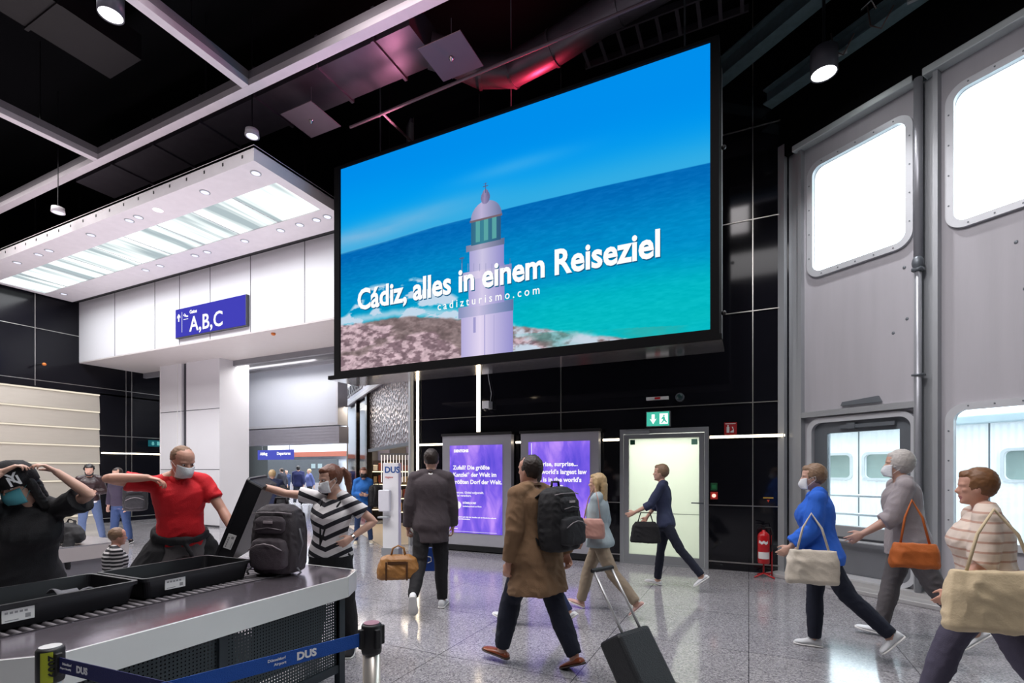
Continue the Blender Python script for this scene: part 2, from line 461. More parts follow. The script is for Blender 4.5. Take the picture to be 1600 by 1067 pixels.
class Body:
    """joint layout of one figure, facing +Y, right hand on +X, unit height 1.755"""
    def __init__(s, sex='m', lean=3, side=0, twist=0, yaw=0, pitch=0, roll=0, arms=None, legs=None, girth=1.0):
        s.sex, s.lean, s.side, s.twist, s.girth = sex, R(lean), R(side), R(twist), girth
        s.yaw, s.pitch, s.roll = R(yaw), R(pitch), R(roll)
        s.sw = 0.172 if sex == 'm' else 0.148
        s.hip = V(0, 0, 0)
        # spine samples
        s.sp = []
        p = V(0, 0, 0); N = 40; dt = 0.66 / N
        for i in range(N + 1):
            t = i * dt
            f = min(1, t / 0.32)
            m = Matrix.Rotation(-s.lean * (0.45 + 0.55 * f), 3, 'X')
            m = Matrix.Rotation(s.side * f, 3, 'Y') @ m
            m = m @ Matrix.Rotation(s.twist * f, 3, 'Z')
            s.sp.append((t, p.copy(), m))
            p = p + (m @ V(0, 0, 1)) * dt
        legs = legs or {}
        s.legs = {}
        for k, sg in (('r', 1), ('l', -1)):
            hf, kb, ab, ft = legs.get(k, (0, 0, 2, 0))[:4]
            h = V(sg * (0.088 if sex == 'm' else 0.09), 0, 0)
            def d(a, b=ab):
                return V(sg * math.sin(R(b)), math.sin(R(a)) * math.cos(R(b)), -math.cos(R(a)) * math.cos(R(b)))
            kn = h + d(hf) * 0.43; an = kn + d(hf - kb) * 0.415
            s.legs[k] = (h, kn, an, hf - kb + ft)
        low = min(an.z - .075 * math.cos(R(pa)) + min(-.075 * math.sin(R(pa)), .15 * math.sin(R(pa))) for (_, _, an, pa) in s.legs.values())
        s.off = V(0, 0, -low)
        arms = arms or {}
        s.arms = {}
        for k, sg in (('r', 1), ('l', -1)):
            c, m = s.frame(0.487)
            S = c + m @ V(sg * s.sw, 0, 0)
            a = arms.get(k, dict(u=(sg * 0.12, 0.02, -1), f=(sg * 0.05, 0.15, -1)))
            L1, L2 = (0.295, 0.255) if sex == 'm' else (0.28, 0.24)
            if 't' in a:
                T = Vector(a['t']) - s.off
                dv = T - S; D = min(dv.length, (L1 + L2) * 0.995); dn = dv.normalized()
                T = S + dn * D
                x = (L1 * L1 - L2 * L2 + D * D) / (2 * D); hh = math.sqrt(max(0, L1 * L1 - x * x))
                po = Vector(a.get('p', (sg, -0.3, -0.5))); po = (po - dn * po.dot(dn)).normalized()
                E = S + dn * x + po * hh; W = T
            else:
                E = S + Vector(a['u']).normalized() * L1
                W = E + Vector(a['f']).normalized() * L2
            hd = Vector(a.get('h', W - E)).normalized()
            n = Vector(a.get('n', (-sg, 0, 0)))
            n = (n - hd * n.dot(hd)).normalized()
            s.arms[k] = (S, E, W, hd, n, a.get('c', 25), a.get('sp', 0.0))
    def frame(s, t):
        if t < 0: return s.sp[0][1] + s.sp[0][2] @ V(0, 0, t), s.sp[0][2]
        i = min(len(s.sp) - 1, int(t / 0.66 * 40)); a = s.sp[i]
        return a[1] + a[2] @ V(0, 0, t - a[0]), a[2]
    def headframe(s):
        c, m = s.frame(0.568)
        hm = Matrix.Rotation(s.twist + s.yaw, 3, 'Z') @ Matrix.Rotation(s.pitch, 3, 'X') @ Matrix.Rotation(s.roll, 3, 'Y')
        return c + m @ V(0, 0, 0), hm
    def H(s, x, y, z):
        c, m = s.headframe()
        return c + m @ V(x, y + 0.012, z + 0.012)

TOR = {'m': [(-.13, .06, .07, 0), (-.10, .135, .10, 0), (-.03, .163, .112, -.004), (.05, .158, .108, 0), (.14, .142, .10, .006), (.22, .142, .103, .008),
             (.32, .160, .115, .008), (.40, .172, .118, .004), (.455, .165, .100, -.004), (.495, .125, .078, -.010), (.525, .075, .062, -.010), (.55, .057, .058, -.004), (.61, .053, .056, .004)],
       'f': [(-.13, .06, .07, 0), (-.10, .145, .10, -.004), (-.03, .172, .115, -.010), (.05, .155, .105, -.002), (.14, .122, .088, .004), (.21, .123, .090, .010),
             (.30, .140, .115, .018), (.36, .147, .118, .018), (.42, .145, .095, .004), (.475, .115, .070, -.010), (.515, .062, .052, -.010), (.55, .046, .048, -.004), (.61, .044, .047, .004)]}

def torso_ring(b, t, rx, ry, yo, n=28, ex=2.3):
    c, m = b.frame(t)
    out = []
    for q in range(n):
        a = 2 * PI * q / n
        ca, sa = math.cos(a), math.sin(a)
        k = (abs(ca) ** ex + abs(sa) ** ex) ** (-1 / ex)
        out.append(b.off + c + m @ V(rx * k * ca, yo + ry * k * sa, 0))
    return out

def tor_at(sex, t):
    T = TOR[sex]
    if t <= T[0][0]: return T[0][1:]
    for a, b in zip(T[:-1], T[1:]):
        if a[0] <= t <= b[0]:
            f = (t - a[0]) / (b[0] - a[0])
            return tuple(a[i] * (1 - f) + b[i] * f for i in (1, 2, 3))
    return T[-1][1:]

def torso(mb, b, t0, t1, inf=0.0, flare=0.0, step=0.035, bulge=0.0):
    g = b.girth; n = max(2, int((t1 - t0) / step)); rings = []
    for i in range(n + 1):
        t = t0 + (t1 - t0) * i / n
        rx, ry, yo = tor_at(b.sex, max(t, -.09))
        gg = g if t < .42 else 1 + (g - 1) * max(0, (.52 - t) / .10)
        fl = flare * max(0, (0.22 - t)) 
        belly = bulge * math.exp(-((t - .12) / .1) ** 2)
        rings.append(torso_ring(b, t, rx * gg + inf + fl, ry * gg + inf + fl + belly * .5, yo + belly * .5))
    mb.loft(rings)

def limb(mb, pts, radii, n=14, caps=True):
    """smooth tapering limb through joints"""
    P = [Vector(p) for p in pts]; out, rad = [], []
    for i in range(len(P) - 1):
        for k in range(4):
            f = k / 4
            out.append(P[i].lerp(P[i + 1], f)); rad.append(radii[i] * (1 - f) + radii[i + 1] * f)
    out.append(P[-1]); rad.append(radii[-1])
    mb.tube(out, rad, n, caps)

def arm_pts(b, k, f1):
    """points along the arm up to fraction f1 (0..1 upper arm, 1..2 forearm)"""
    S, E, W = b.arms[k][:3]
    if f1 <= 1: return [S, S.lerp(E, f1)]
    return [S, E, E.lerp(W, f1 - 1)]

def hand(mb, b, k):
    S, E, W, d, n, curl, spread = b.arms[k]
    W = W + b.off
    sg = 1 if k == 'r' else -1
    th = d.cross(n).normalized() * sg
    q = 1.0 if b.sex == 'm' else 0.92
    rings = []
    for t, w, h in ((-.02, .026, .020), (.0, .027, .018), (.03, .036, .017), (.06, .041, .015), (.088, .040, .012)):
        c = W + d * t * q
        rings.append([c + th * w * q * math.cos(2 * PI * i / 12) + n * h * q * math.sin(2 * PI * i / 12) for i in range(12)])
    mb.loft(rings)
    for i, (o, L) in enumerate(((.031, .072), (.0105, .080), (-.0105, .074), (-.030, .058))):
        p = W + (d * (.084 - abs(o) * .15) + th * o) * q
        dd = (d + th * (o * (5 + 10 * spread))).normalized(); a = 0
        pts = [p - dd * .01, p]
        for j, f in enumerate((.45, .32, .25)):
            a += R(curl * (0.75 + .18 * i)) * (0.8 if j == 0 else 1)
            v = dd * math.cos(a) + n * math.sin(a)
            p = p + v * L * f * q; pts.append(p)
        mb.tube(pts, [.0098 * q, .0096 * q, .0090 * q, .0084 * q, .0072 * q], 8, True)
    p = W + (d * .02 + th * .024 + n * .004) * q
    v1 = (d * .62 + th * .72 + n * .25).normalized(); v2 = (d * .85 + th * .25 + n * (.25 + curl * .008)).normalized()
    mb.tube([p, p + v1 * .036 * q, p + v1 * .036 * q + v2 * .030 * q, p + v1 * .036 * q + v2 * .052 * q], [.0135 * q, .0122 * q, .0105 * q, .008 * q], 8, True)

HEAD = [(-.012, .030, .040, .020), (.0, .040, .052, .026), (.015, .050, .066, .020), (.04, .060, .080, .010), (.07, .066, .087, .004), (.10, .070, .092, .0),
        (.13, .074, .096, -.003), (.16, .074, .097, -.005), (.185, .066, .089, -.007), (.205, .050, .070, -.008), (.218, .028, .042, -.009), (.223, .010, .015, -.009)]

def head_shapes(mb, b):
    rings = []
    q = 1.0 if b.sex == 'm' else 0.96
    for z, rx, ry, yo in HEAD:
        ring = []
        for i in range(24):
            a = 2 * PI * i / 24; ca, sa = math.cos(a), math.sin(a)
            k = (abs(ca) ** 2.2 + abs(sa) ** 2.2) ** (-1 / 2.2)
            fr = 1.0 if sa < 0 else (1 - .05 * sa)
            ring.append(b.off + b.H(rx * k * ca * q, (yo + ry * k * sa * fr) * q, z * q))
        rings.append(ring)
    mb.loft(rings)
    h = lambda x, y, z: b.off + b.H(x * q, y * q, z * q)
    mb.tube([h(0, .078, .118), h(0, .092, .100), h(0, .104, .082), h(0, .096, .074)], [.008, .010, .013, .009], 8, True)
    for sx in (1, -1):
        mb.ball(h(sx * .010, .094, .078), (.008, .008, .007), 8)
        mb.tube([h(sx * .012, .086, .128), h(sx * .035, .082, .130), h(sx * .055, .066, .126)], [.007, .009, .007], 8, True)
        mb.ball(h(sx * .042, .060, .088), (.018, .022, .016), 8)
        c, m = b.headframe()
        mb.ball(h(sx * .073, -.002, .095), (.008, .016, .030), 10, m)
    mb.tube([h(-.022, .078, .046), h(0, .091, .048), h(.022, .078, .046)], [.005, .0075, .005], 8, True)
    mb.tube([h(-.018, .078, .036), h(0, .089, .036), h(.018, .078, .036)], [.005, .0075, .005], 8, True)
    mb.ball(h(0, .074, .008), (.022, .018, .016), 8)

def shoe(b, k, mb, sole, kind):
    h, kn, an, pa = b.legs[k]; sg = 1 if k == 'r' else -1
    a = R(pa); out = R(6) * sg
    f = V(math.sin(out) * math.cos(a), math.cos(out) * math.cos(a), math.sin(a)).normalized()
    sd = V(math.cos(out), -math.sin(out), 0); up = sd.cross(f).normalized()
    O = an + b.off - up * 0.075
    q = 1.0 if b.sex == 'm' else 0.9
    secs = [(-.075, .022, .05), (-.06, .034, .088), (-.03, .037, .098), (.02, .038, .088), (.07, .043, .066), (.12, .050, .052), (.165, .044, .042), (.19, .026, .030)]
    if kind == 'low': secs = [(x, w, z * (.62 if x < .05 else .8)) for x, w, z in secs]
    def ring(x, w, z0, z1, n=16):
        r = []
        for i in range(n):
            t = 2 * PI * i / n; ca, sa = math.cos(t), math.sin(t)
            kx = (abs(ca) ** 3 + abs(sa) ** 3) ** (-1 / 3)
            zz = z0 + (z1 - z0) * (0.5 + 0.5 * sa * kx)
            r.append(O + f * x * q + sd * w * q * ca * kx * (1 - .25 * max(0, sa)) + up * zz)
        return r
    mb.loft([ring(x, w, .012, z) for x, w, z in secs])
    sole.loft([ring(x * 1.02 , w * 1.08, 0.0, .020) for x, w, z in secs])

def person(label, loc, heading, height, body, outfit, vox=0.0065, extra=None, group=None, mats=None):
    b = body; sc = height / 1.755
    root = empty('person', loc, R(heading), label, 'person', group)
    root.scale = (sc, sc, sc)
    o = outfit
    skin = o.get('skin', MAT['skin'])
    g = b.girth ** .6 * (1 if b.sex == 'm' else .86)
    cv = max(vox, 0.009)
    # ---- body, one skin
    mb = MB()
    torso(mb, b, -.12, .61, -.002)
    for k in 'rl':
        S, E, W = b.arms[k][:3]; of = b.off
        limb(mb, [S + of, S.lerp(E, .45) + of, E + of, E.lerp(W, .3) + of, W + of], [.052 * g, .045 * g, .037 * g, .040 * g, .026 * g])
        cn, mn = b.frame(.545); sg_ = 1 if k == 'r' else -1
        mb.tube([cn + mn @ V(sg_ * .02, -.015, .01) + of, cn.lerp(S, .45) + mn @ V(0, -.02, .012) + of, S + of], [.040, .046, .050 * g], 12, True)
        if vox < .012: hand(mb, b, k)
        else:
            d = b.arms[k][3]; mb.tube([W + of, W + of + d * .09, W + of + d * .16], [.026, .036, .022], 8, True)
        h, kn, an, _ = b.legs[k]
        limb(mb, [h + of, h.lerp(kn, .5) + of, kn + of, kn.lerp(an, .3) + of, an + of], [.080 * g, .068 * g, .050 * g, .052 * g, .034 * g])
        mb.ball(an + of - V(0, 0, .03), (.035, .05, .035), 8)
    head_shapes(mb, b)
    me = voxel(mb, vox, 3 if vox < .012 else 2)
    bo = link('body', me, skin, root)
    me.materials.append(MAT['lips'])
    c, m = b.headframe(); mi = m.transposed()
    if vox < .012:
        for p in me.polygons:
            q = mi @ (p.center - b.off - c)
            if q.y > .088 and .040 < q.z < .062 and abs(q.x) < .024: p.material_index = 1
        if o.get('eyes', True):
            for sx in (1, -1):
                e = MB(); e.ball(b.off + b.H(sx * .031, .0745, .108), (.013, .012, .0085), 10, m); eo = e.build('eye', MAT['eyew'], root, True)
                e = MB(); e.ball(b.off + b.H(sx * .031, .0825, .108), .0062, 8); e.build('iris', MAT['iris'], eo, True)
    # ---- trousers
    bt = o.get('bottom')
    if bt:
        mb = MB(); lo = bt.get('loose', .012)
        torso(mb, b, -.12, bt.get('top', .10), .010)
        for k in 'rl':
            h, kn, an, _ = b.legs[k]; of = b.off
            end = kn.lerp(an, bt.get('end', .98))
            limb(mb, [h + V(0, 0, .02) + of, h.lerp(kn, .5) + of, kn + of, kn.lerp(an, .4) + of, end + of],
                 [.094 * g + lo * .3, .078 * g + lo * .8, .056 * g + lo, .052 * g + lo * 1.2, bt.get('cuff', .046) * 1.0 + lo * .6], 16, False)
        me = voxel(mb, cv, 3)
        crumple(me, .006, 10)
        link(bt.get('name', 'trousers'), me, bt['mat'], root)
    # ---- top garments, inner first
    for tp in o.get('tops', []):
        mb = MB(); inf = tp.get('inf', .012)
        torso(mb, b, tp.get('t0', .02), tp.get('t1', .525), inf, tp.get('flare', 0), bulge=tp.get('bulge', 0))
        for k in 'rl':
            sl = tp.get('sleeve', 0.55)
            if sl <= 0: continue
            pts = arm_pts(b, k, sl); of = b.off
            cn, mn = b.frame(.535); sg_ = 1 if k == 'r' else -1
            mb.tube([cn + mn @ V(sg_ * .035, -.018, .0) + of, cn.lerp(pts[0], .5) + mn @ V(0, -.02, .012) + of, pts[0] + of], [.038 + inf * .7, .047 + inf * .8, .056 * g + inf * .8], 14, True)
            mb.ball(pts[0] + of, .058 * g + inf * .8, 12)
            w = tp.get('sw', .014) + inf * .6
            if sl <= 1:
                limb(mb, [p + of for p in pts], [.060 * g + inf * .5, .050 * g + w], 16, False)
            else:
                limb(mb, [pts[0] + of, pts[0].lerp(pts[1], .5) + of, pts[1] + of, pts[2] + of], [.060 * g + inf * .5, .050 * g + w * .8, .043 * g + w * .8, .030 * g + w * .9 + (.012 if sl < 1.9 else 0)], 16, False)
        if tp.get('hood'):
            mb.ball(b.off + b.H(0, -.07, -.035), (.09, .06, .05), 10)
        me = voxel(mb, cv, 3)
        crumple(me, tp.get('fold', .006), tp.get('fs', 8))
        g_ = link(tp.get('name', 'shirt'), me, tp['mat'], root)
        if tp.get('collar'):
            cb = MB()
            for sx in (1, -1):
                c0, m0 = b.frame(.515)
                pts = [b.off + c0 + m0 @ V(sx * x, y, z) for x, y, z in ((.012, .080, -.025), (.045, .062, .008), (.068, .01, .030), (.045, -.058, .042), (.0, -.072, .045))]
                cb.tube(pts, [(.006, .016), (.008, .022), (.008, .022), (.008, .02), (.008, .02)], 8, True)
            cb.build('collar', tp.get('cmat', tp['mat']), g_, True)
    # ---- shoes
    sh = o.get('shoes')
    if sh:
        for k in 'rl':
            a, s2 = MB(), MB(); shoe(b, k, a, s2, sh.get('kind', 'std'))
            so = link('shoe', a.mesh(True), sh['mat'], root)
            sub = so.modifiers.new('s', 'SUBSURF'); sub.levels = 1; sub.render_levels = 1
            s2.build('sole', sh.get('sole', MAT['label']), so, True)
    # ---- hair
    ha = o.get('hair')
    if ha:
        mb = MB(); H = lambda x, y, z: b.off + b.H(x, y, z)
        st = ha['style']; hm = b.headframe()[1]
        th = ha.get('th', 1.0)
        if st == 'crop':
            mb.ball(H(0, -.016, .134), (.0805 * th, .094 * th, .096 * th), 14, hm)
        else:
            mb.ball(H(0, -.024, .128), (.086 * th, .098 * th, .106 * th), 14, hm)
            mb.ball(H(0, .036, .182), (.060, .046, .036), 10, hm)
        if st in ('bob', 'long'):
            L = .03 if st == 'bob' else -.10
            for sx in (1, -1):
                mb.tube([H(sx * .062, -.01, .16), H(sx * .083, -.015, .10), H(sx * .080, -.02, L + .02), H(sx * .062, -.03, L)], [.03, .028, .030, .018], 10, True)
            mb.tube([H(0, -.06, .15), H(0, -.085, .08), H(0, -.085, L), H(0, -.07, L - .04)], [(.07, .04), (.08, .045), (.078, .04), (.05, .03)], 12, True)
        if st == 'pony':
            mb.tube([H(0, -.09, .15), H(0, -.135, .15), H(0, -.165, .09), H(0, -.155, .0), H(0, -.14, -.07)], [.020, .030, .038, .030, .010], 10, True)
        if st == 'curly':
            for i in range(40):
                a = random.uniform(0, 2 * PI); e = random.uniform(-.25, 1.4)
                mb.ball(H(.085 * math.cos(a) * math.cos(e), -.02 + .095 * math.sin(a) * math.cos(e) * (1 if math.sin(a) < 0 else .85), .135 + .095 * math.sin(e)), .024, 6)
        if st == 'beard':
            pass
        me = voxel(mb, max(vox, .007), 2)
        hs = ha.get('hs', 60)
        crumple(me, .0035, hs, 1.0)
        link('hair', me, ha['mat'], root)
        if ha.get('beard'):
            mb = MB(); mb.tube([H(-.066, .0, .075), H(-.058, .045, .035), H(-.03, .082, .015), H(0, .092, .008), H(.03, .082, .015), H(.058, .045, .035), H(.066, 0, .075)],
                               [.012, .018, .020, .022, .020, .018, .012], 10, True)
            mb.tube([H(-.028, .088, .062), H(0, .1, .068), H(.028, .088, .062)], [.006, .008, .006], 8, True)
            link('beard', voxel(mb, .007, 2), ha['mat'], root)
    # ---- mask
    if o.get('mask'):
        mb = MB(); q = .98 if b.sex == 'm' else .94
        def fn(u, v, d=0.0):
            a = R(-62 + 124 * u); z = .002 + .092 * v
            prof = .022 * math.sin(PI * min(1, v * 1.05)) * math.cos(a) ** 2
            rx = .076 + .004; ry = .102
            return b.off + b.H(math.sin(a) * (rx + d) * q, (.006 + (ry + prof + d) * math.cos(a)) * q, (z - .012 * abs(math.sin(a)) * (1 - 2 * v)) * q)
        mb.grid(fn, 16, 10)
        mo = mb.build('face_mask', o['mask'], root, True)
        sd = mo.modifiers.new('s', 'SOLIDIFY'); sd.thickness = .003
        lp = MB()
        for sx in (1, -1):
            lp.tube([b.off + b.H(sx * .070, .048, .078), b.off + b.H(sx * .079, .02, .095), b.off + b.H(sx * .082, -.016, .108), b.off + b.H(sx * .079, -.018, .078), b.off + b.H(sx * .076, .02, .05), b.off + b.H(sx * .068, .05, .022)], .0016, 6)
        lp.build('ear_loop', o['mask'], mo)
    if extra: extra(root, b)
    return root

def walk(ph=1, lean=5, arms=None, stride=24, **k):
    """mid-stride figure: ph=1 right leg in front"""
    fr, bk = ('r', 'l') if ph > 0 else ('l', 'r')
    legs = {fr: (stride, 6, 2, 4), bk: (-stride + 6, 22, 2, -4)}
    if 'legs' in k: legs = k.pop('legs')
    a = {}
    for s_, sg in (('r', 1), ('l', -1)):
        sw = -1 if s_ == fr else 1
        a[s_] = dict(u=(sg * .13, .42 * sw, -1), f=(sg * .04, .42 * sw + .30, -1), c=28)
    a.update(arms or {})
    return Body(lean=lean, arms=a, legs=legs, **k)

# ================================================================== the setting
CEIL = 9.0
def S(name, mb, mat, parent=None, **k):
    o = mb.build(name, mat, parent, **k)
    if parent is None: o['kind'] = 'structure'
    return o

m = MB(); m.box(-42, 9, -7, 24, -0.3, 0.0); S('floor', m, MAT['floor'])
m = MB(); m.prism([(-18.2, -7), (6.4, -7), (6.4, 4.45), (.75, 8.95), (-5.9, 8.95), (-5.9, 13.8), (-18.2, 13.8)], 2, CEIL, CEIL + .3); S('ceiling', m, MAT['ceiling'])

# back wall of black gloss panels with a door opening
DX0, DX1 = -2.0, -0.58
m = MB()
m.box(-6.4, DX0, 8.6, 8.8, 0, CEIL); m.box(DX1, .62, 8.6, 8.8, 0, CEIL); m.box(DX0, DX1, 8.6, 8.8, 2.28, CEIL)
m.box(-17.8, -6.4, 8.75, 8.95, 6.4, CEIL)
S('wall_back', m, MAT['gloss'])
m = MB()
for z in (1.02, 2.63, 4.05, 5.47, 6.9):
    for a, b in ((-6.4, DX0), (DX1, .5)) if z < 2.3 else ((-6.4, .5),):
        m.box(a, b, 8.588, 8.6, z, z + .014)
for a, b in ((-6.4, DX0), (DX1, .5)): m.box(a, b, 8.585, 8.6, .12, .14)
for x in (.05, -3.1, -4.8, -6.38):
    m.box(x, x + .014, 8.587, 8.6, .14 if x > -1 else 2.3, CEIL)
S('trim_1', m, MAT['joint'])
# left side wall
m = MB(); m.box(-17.9, -17.6, 8.2, 14, 0, 3.9); m.box(-17.9, -17.6, -7, 14, 3.86, CEIL)
S('wall_left', m, MAT['gloss2'])
m = MB()
for k in range(8):
    z0 = k * .51 - .22
    m.prism([(-17.9, max(0, z0 + .02)), (-17.55, max(0, z0 + .02)), (-17.56, z0 + .49), (-17.9, z0 + .49)] if False else
            [(-17.9, max(0, z0)), (-17.56, max(0, z0)), (-17.60, z0 + .46), (-17.60, z0 + .51), (-17.9, z0 + .51)], 1, -6.8, 8.2)
S('trim_2', m, MAT['slat'])
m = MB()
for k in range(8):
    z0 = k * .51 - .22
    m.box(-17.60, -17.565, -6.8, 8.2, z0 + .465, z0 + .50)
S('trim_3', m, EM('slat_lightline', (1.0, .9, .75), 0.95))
m = MB()
for z in (1.02, 2.63, 4.05, 5.47):
    m.box(-17.6, -17.588, 8.2 if z < 3.9 else -6, 12, z, z + .014)
m.box(-17.6, -17.58, 8.2, 12, .12, .14)
for y in (4.5, 6.7, 8.9, 9.06, 10.2): m.box(-17.6, -17.588, y, y + .014, 3.9 if y < 8 else 0.14, CEIL)
S('trim_4', m, MAT['joint'])
# walls out of the photo that close the hall
m = MB(); m.box(-18.2, 6.4, -7.3, -7, 0, CEIL); m.box(6.2, 6.4, -7, 4.4, 0, CEIL); S('wall_front', m, MAT['black'])

# ---- white portal beam and its pier
bx = MB(); bx.box(-17.8, -6.5, 7.7, 9.4, 4.73, 6.5); po = S('wall_portal', bx, MAT['white'])
m = MB(); m.box(-17.8, -6.5, 7.705, 9.4, 4.70, 4.73); S('trim_5', m, MAT['soffit'])
m = MB()
for x in (-15.75, -13.9, -12.87, -11.68, -10.25, -8.55, -7.35): m.box(x, x + .012, 7.694, 7.702, 4.73, 6.5)
m.box(-17.8, -6.5, 7.694, 7.702, 6.46, 6.5)
S('trim_6', m, MAT['seam'])
m = MB(); m.box(-16.0, -14.93, 9.0, 9.9, 0, 4.70); m.box(-14.72, -13.24, 9.0, 9.9, 0, 4.70); S('wall_pier', m, MAT['white'])
m = MB(); m.box(-14.93, -14.72, 9.06, 9.9, 0, 4.70)
for z in (1.6, 3.3): m.box(-16.0, -13.24, 8.995, 9.001, z, z + .015)
for a, b in ((-16, -14.93), (-14.72, -13.24)): m.box(a, b, 8.99, 9.0, 0, .05)
S('trim_7', m, MAT['seam'])
m = MB()
for x in (-15.97, -14.96, -15.12): m.box(x, x + .012, 8.985, 9.0, 0.05, 4.7)
S('trim_8', m, M('bright_edge', (.85, .84, .82), .3, .3))
# passage ceiling behind the portal
m = MB(); m.box(-17.6, -6.5, 9.4, 13.0, 4.85, 5.0); m.box(-17.6, -6.5, 9.4, 9.5, 4.55, 4.85); m.box(-17.6, -6.5, 10.1, 10.25, 4.6, 4.85)
S('trim_9', m, M('grey_soffit', (.22, .22, .24), .5))
t = empty('ceiling_light', (-12.1, 9.8, 4.72), 0, 'long slim white light set in the passage soffit above the grey board', 'ceiling light')
m = MB(); m.box(-1.85, 1.75, -.11, .11, .02, .10); m.build('housing', MAT['alu'], t)
m = MB(); m.box(-1.8, 1.7, -.08, .08, 0, .02); m.build('diffuser', EM('tube_light', (1, .98, .95), 3), t)

# big blank grey display board over the passage
t = empty('display_board', (-13.4, 11.2, 2.4), 0, 'big blank grey display board spanning the passage between pier and shop', 'display board')
m = MB(); m.box(-2.2, 2.3, -.02, 0, .62, 2.38); m.build('screen', M('blank_grey_screen', (.52, .54, .60), .3, .1, .05, .8), t)
m = MB(); m.box(-2.28, 2.38, 0, .35, .54, 2.46)
m.box(-2.28, -2.2, -.05, 0, .54, 2.46); m.box(2.3, 2.38, -.05, 0, .54, 2.46); m.box(-2.2, 2.3, -.05, 0, .54, .62); m.box(-2.2, 2.3, -.05, 0, 2.38, 2.46)
m.build('frame', M('board_frame', (.50, .50, .54), .4, .2), t)
m = MB(); m.box(-2.28, 2.42, -.04, .35, 0, .50)
for k in range(5): m.box(-2.28, 2.42, -.045, -.04, .08 + k * .09, .095 + k * .09)
m.build('lower_band', M('board_band', (.30, .29, .33), .45, .2), t)

# ---- concourse beyond the opening
cw = M('concourse_wall', (.62, .68, .76), .6)
m = MB(); m.box(-42, -12, 20.5, 20.8, 0, 8); m.box(-42.3, -42, 9, 20.8, 0, 8); m.box(-42, -17.9, 9.0, 9.3, 0, 8)
S('wall_concourse', m, cw)
m = MB(); m.box(-42, -9.5, 9.3, 20.8, 7.6, 7.8); m.box(-17.6, -9.5, 13, 20.8, 5.0, 7.6) if False else None; S('trim_10', m, M('concourse_ceiling', (.55, .58, .62), .6))
m = MB(); m.box(-40, -12.1, 20.3, 20.5, 2.35, 2.62); S('trim_11', m, M('red_brown_band', rgb(150, 88, 72), .5))
glow = EM('lit_shopfront', (1, .97, .9), 1.3)
for i, (a, b, z0, z1) in enumerate(((-34.5, -32.4, .5, 2.1), (-31.6, -30.2, .9, 2.1), (-29.0, -27.9, .2, 2.2), (-27.4, -26.6, .3, 2.2), (-37, -35.3, .4, 2.1))):
    t = empty('shopfront', ((a + b) / 2, 20.3, 0), 0, 'white lit shopfront at the far end of the concourse, one of several', 'shopfront', 'lit shopfronts at the end of the concourse')
    m = MB(); m.box(-(b - a) / 2, (b - a) / 2, 0, .05, z0, z1); m.build('lit_panel', glow, t)
    m = MB(); m.box(-(b - a) / 2 - .1, -(b - a) / 2, -.05, .1, 0, 2.35); m.box((b - a) / 2, (b - a) / 2 + .1, -.05, .1, 0, 2.35); m.build('frame', MAT['aludark'], t)
t = empty('counter_front', (-22.8, 20.2, 0), 0, 'dark grey glazed counter front at the end of the concourse', 'counter')
m = MB(); m.box(-2.6, 2.8, 0, .1, .9, 2.2); m.build('glazing', M('dark_glazing', (.08, .09, .10), .15), t)
m = MB(); m.box(-2.6, 2.8, -.4, .1, 0, .9); m.build('desk', M('desk_grey', (.3, .3, .33), .5), t)
for a, b in ((.9, 1.2), (1.4, 1.7)):
    m = MB(); m.box(a, b, -.02, 0, 1.7, 1.95); m.build('monitor', EM('pale_screen', (.6, .8, .9), .9), t)
# dark upper window with a bright strip
t = empty('window_9', (-30.2, 20.3, 0)); t['kind'] = 'structure'
m = MB(); m.box(-7, 1.5, 0, .05, 3.2, 5.4); m.build('pane', M('teal_window', (.03, .08, .09), .1), t)
m = MB()
for x in (-6, -4.6, -3.2, -1.8, -.4, 1.0): m.box(x, x + .08, -.06, 0, 3.1, 5.5)
m.box(-7, 1.5, -.06, 0, 3.1, 3.2); m.box(-7, 1.5, -.06, 0, 5.4, 5.5); m.build('window_frame', MAT['frame'], t)
m = MB(); m.box(-40, -26, 20.2, 20.3, 5.7, 6.1); o = m.build('ceiling_light', EM('far_light_strip', (1, 1, 1), 2.5)); tag(o, 'bright strip light above the dark far window seen past the white pier', 'ceiling light')
m = MB(); m.box(-35, -30.4, 20.15, 20.3, 2.68, 2.84); o = m.build('ceiling_light', EM('far_light_strip', (1, 1, 1), 2.5)); tag(o, 'low bright strip light above the far lit shopfronts', 'ceiling light')
for i in range(9):
    x = -27.5 + i * 1.35
    m = MB(); m.box(x, x + .7, 17.2, 17.35, 3.0, 3.05)
# small green lamps
for px in (354, 364):
    p = onD(px, 721, 24); m = MB(); m.ball(tuple(p), .13, 10); o = m.build('signal_lamp', EM('green_lamp', (.35, 1, .25), 2.0), smooth=True)
    tag(o, 'small green lamp glowing at the far end of the concourse', 'lamp', 'green lamps in the concourse')
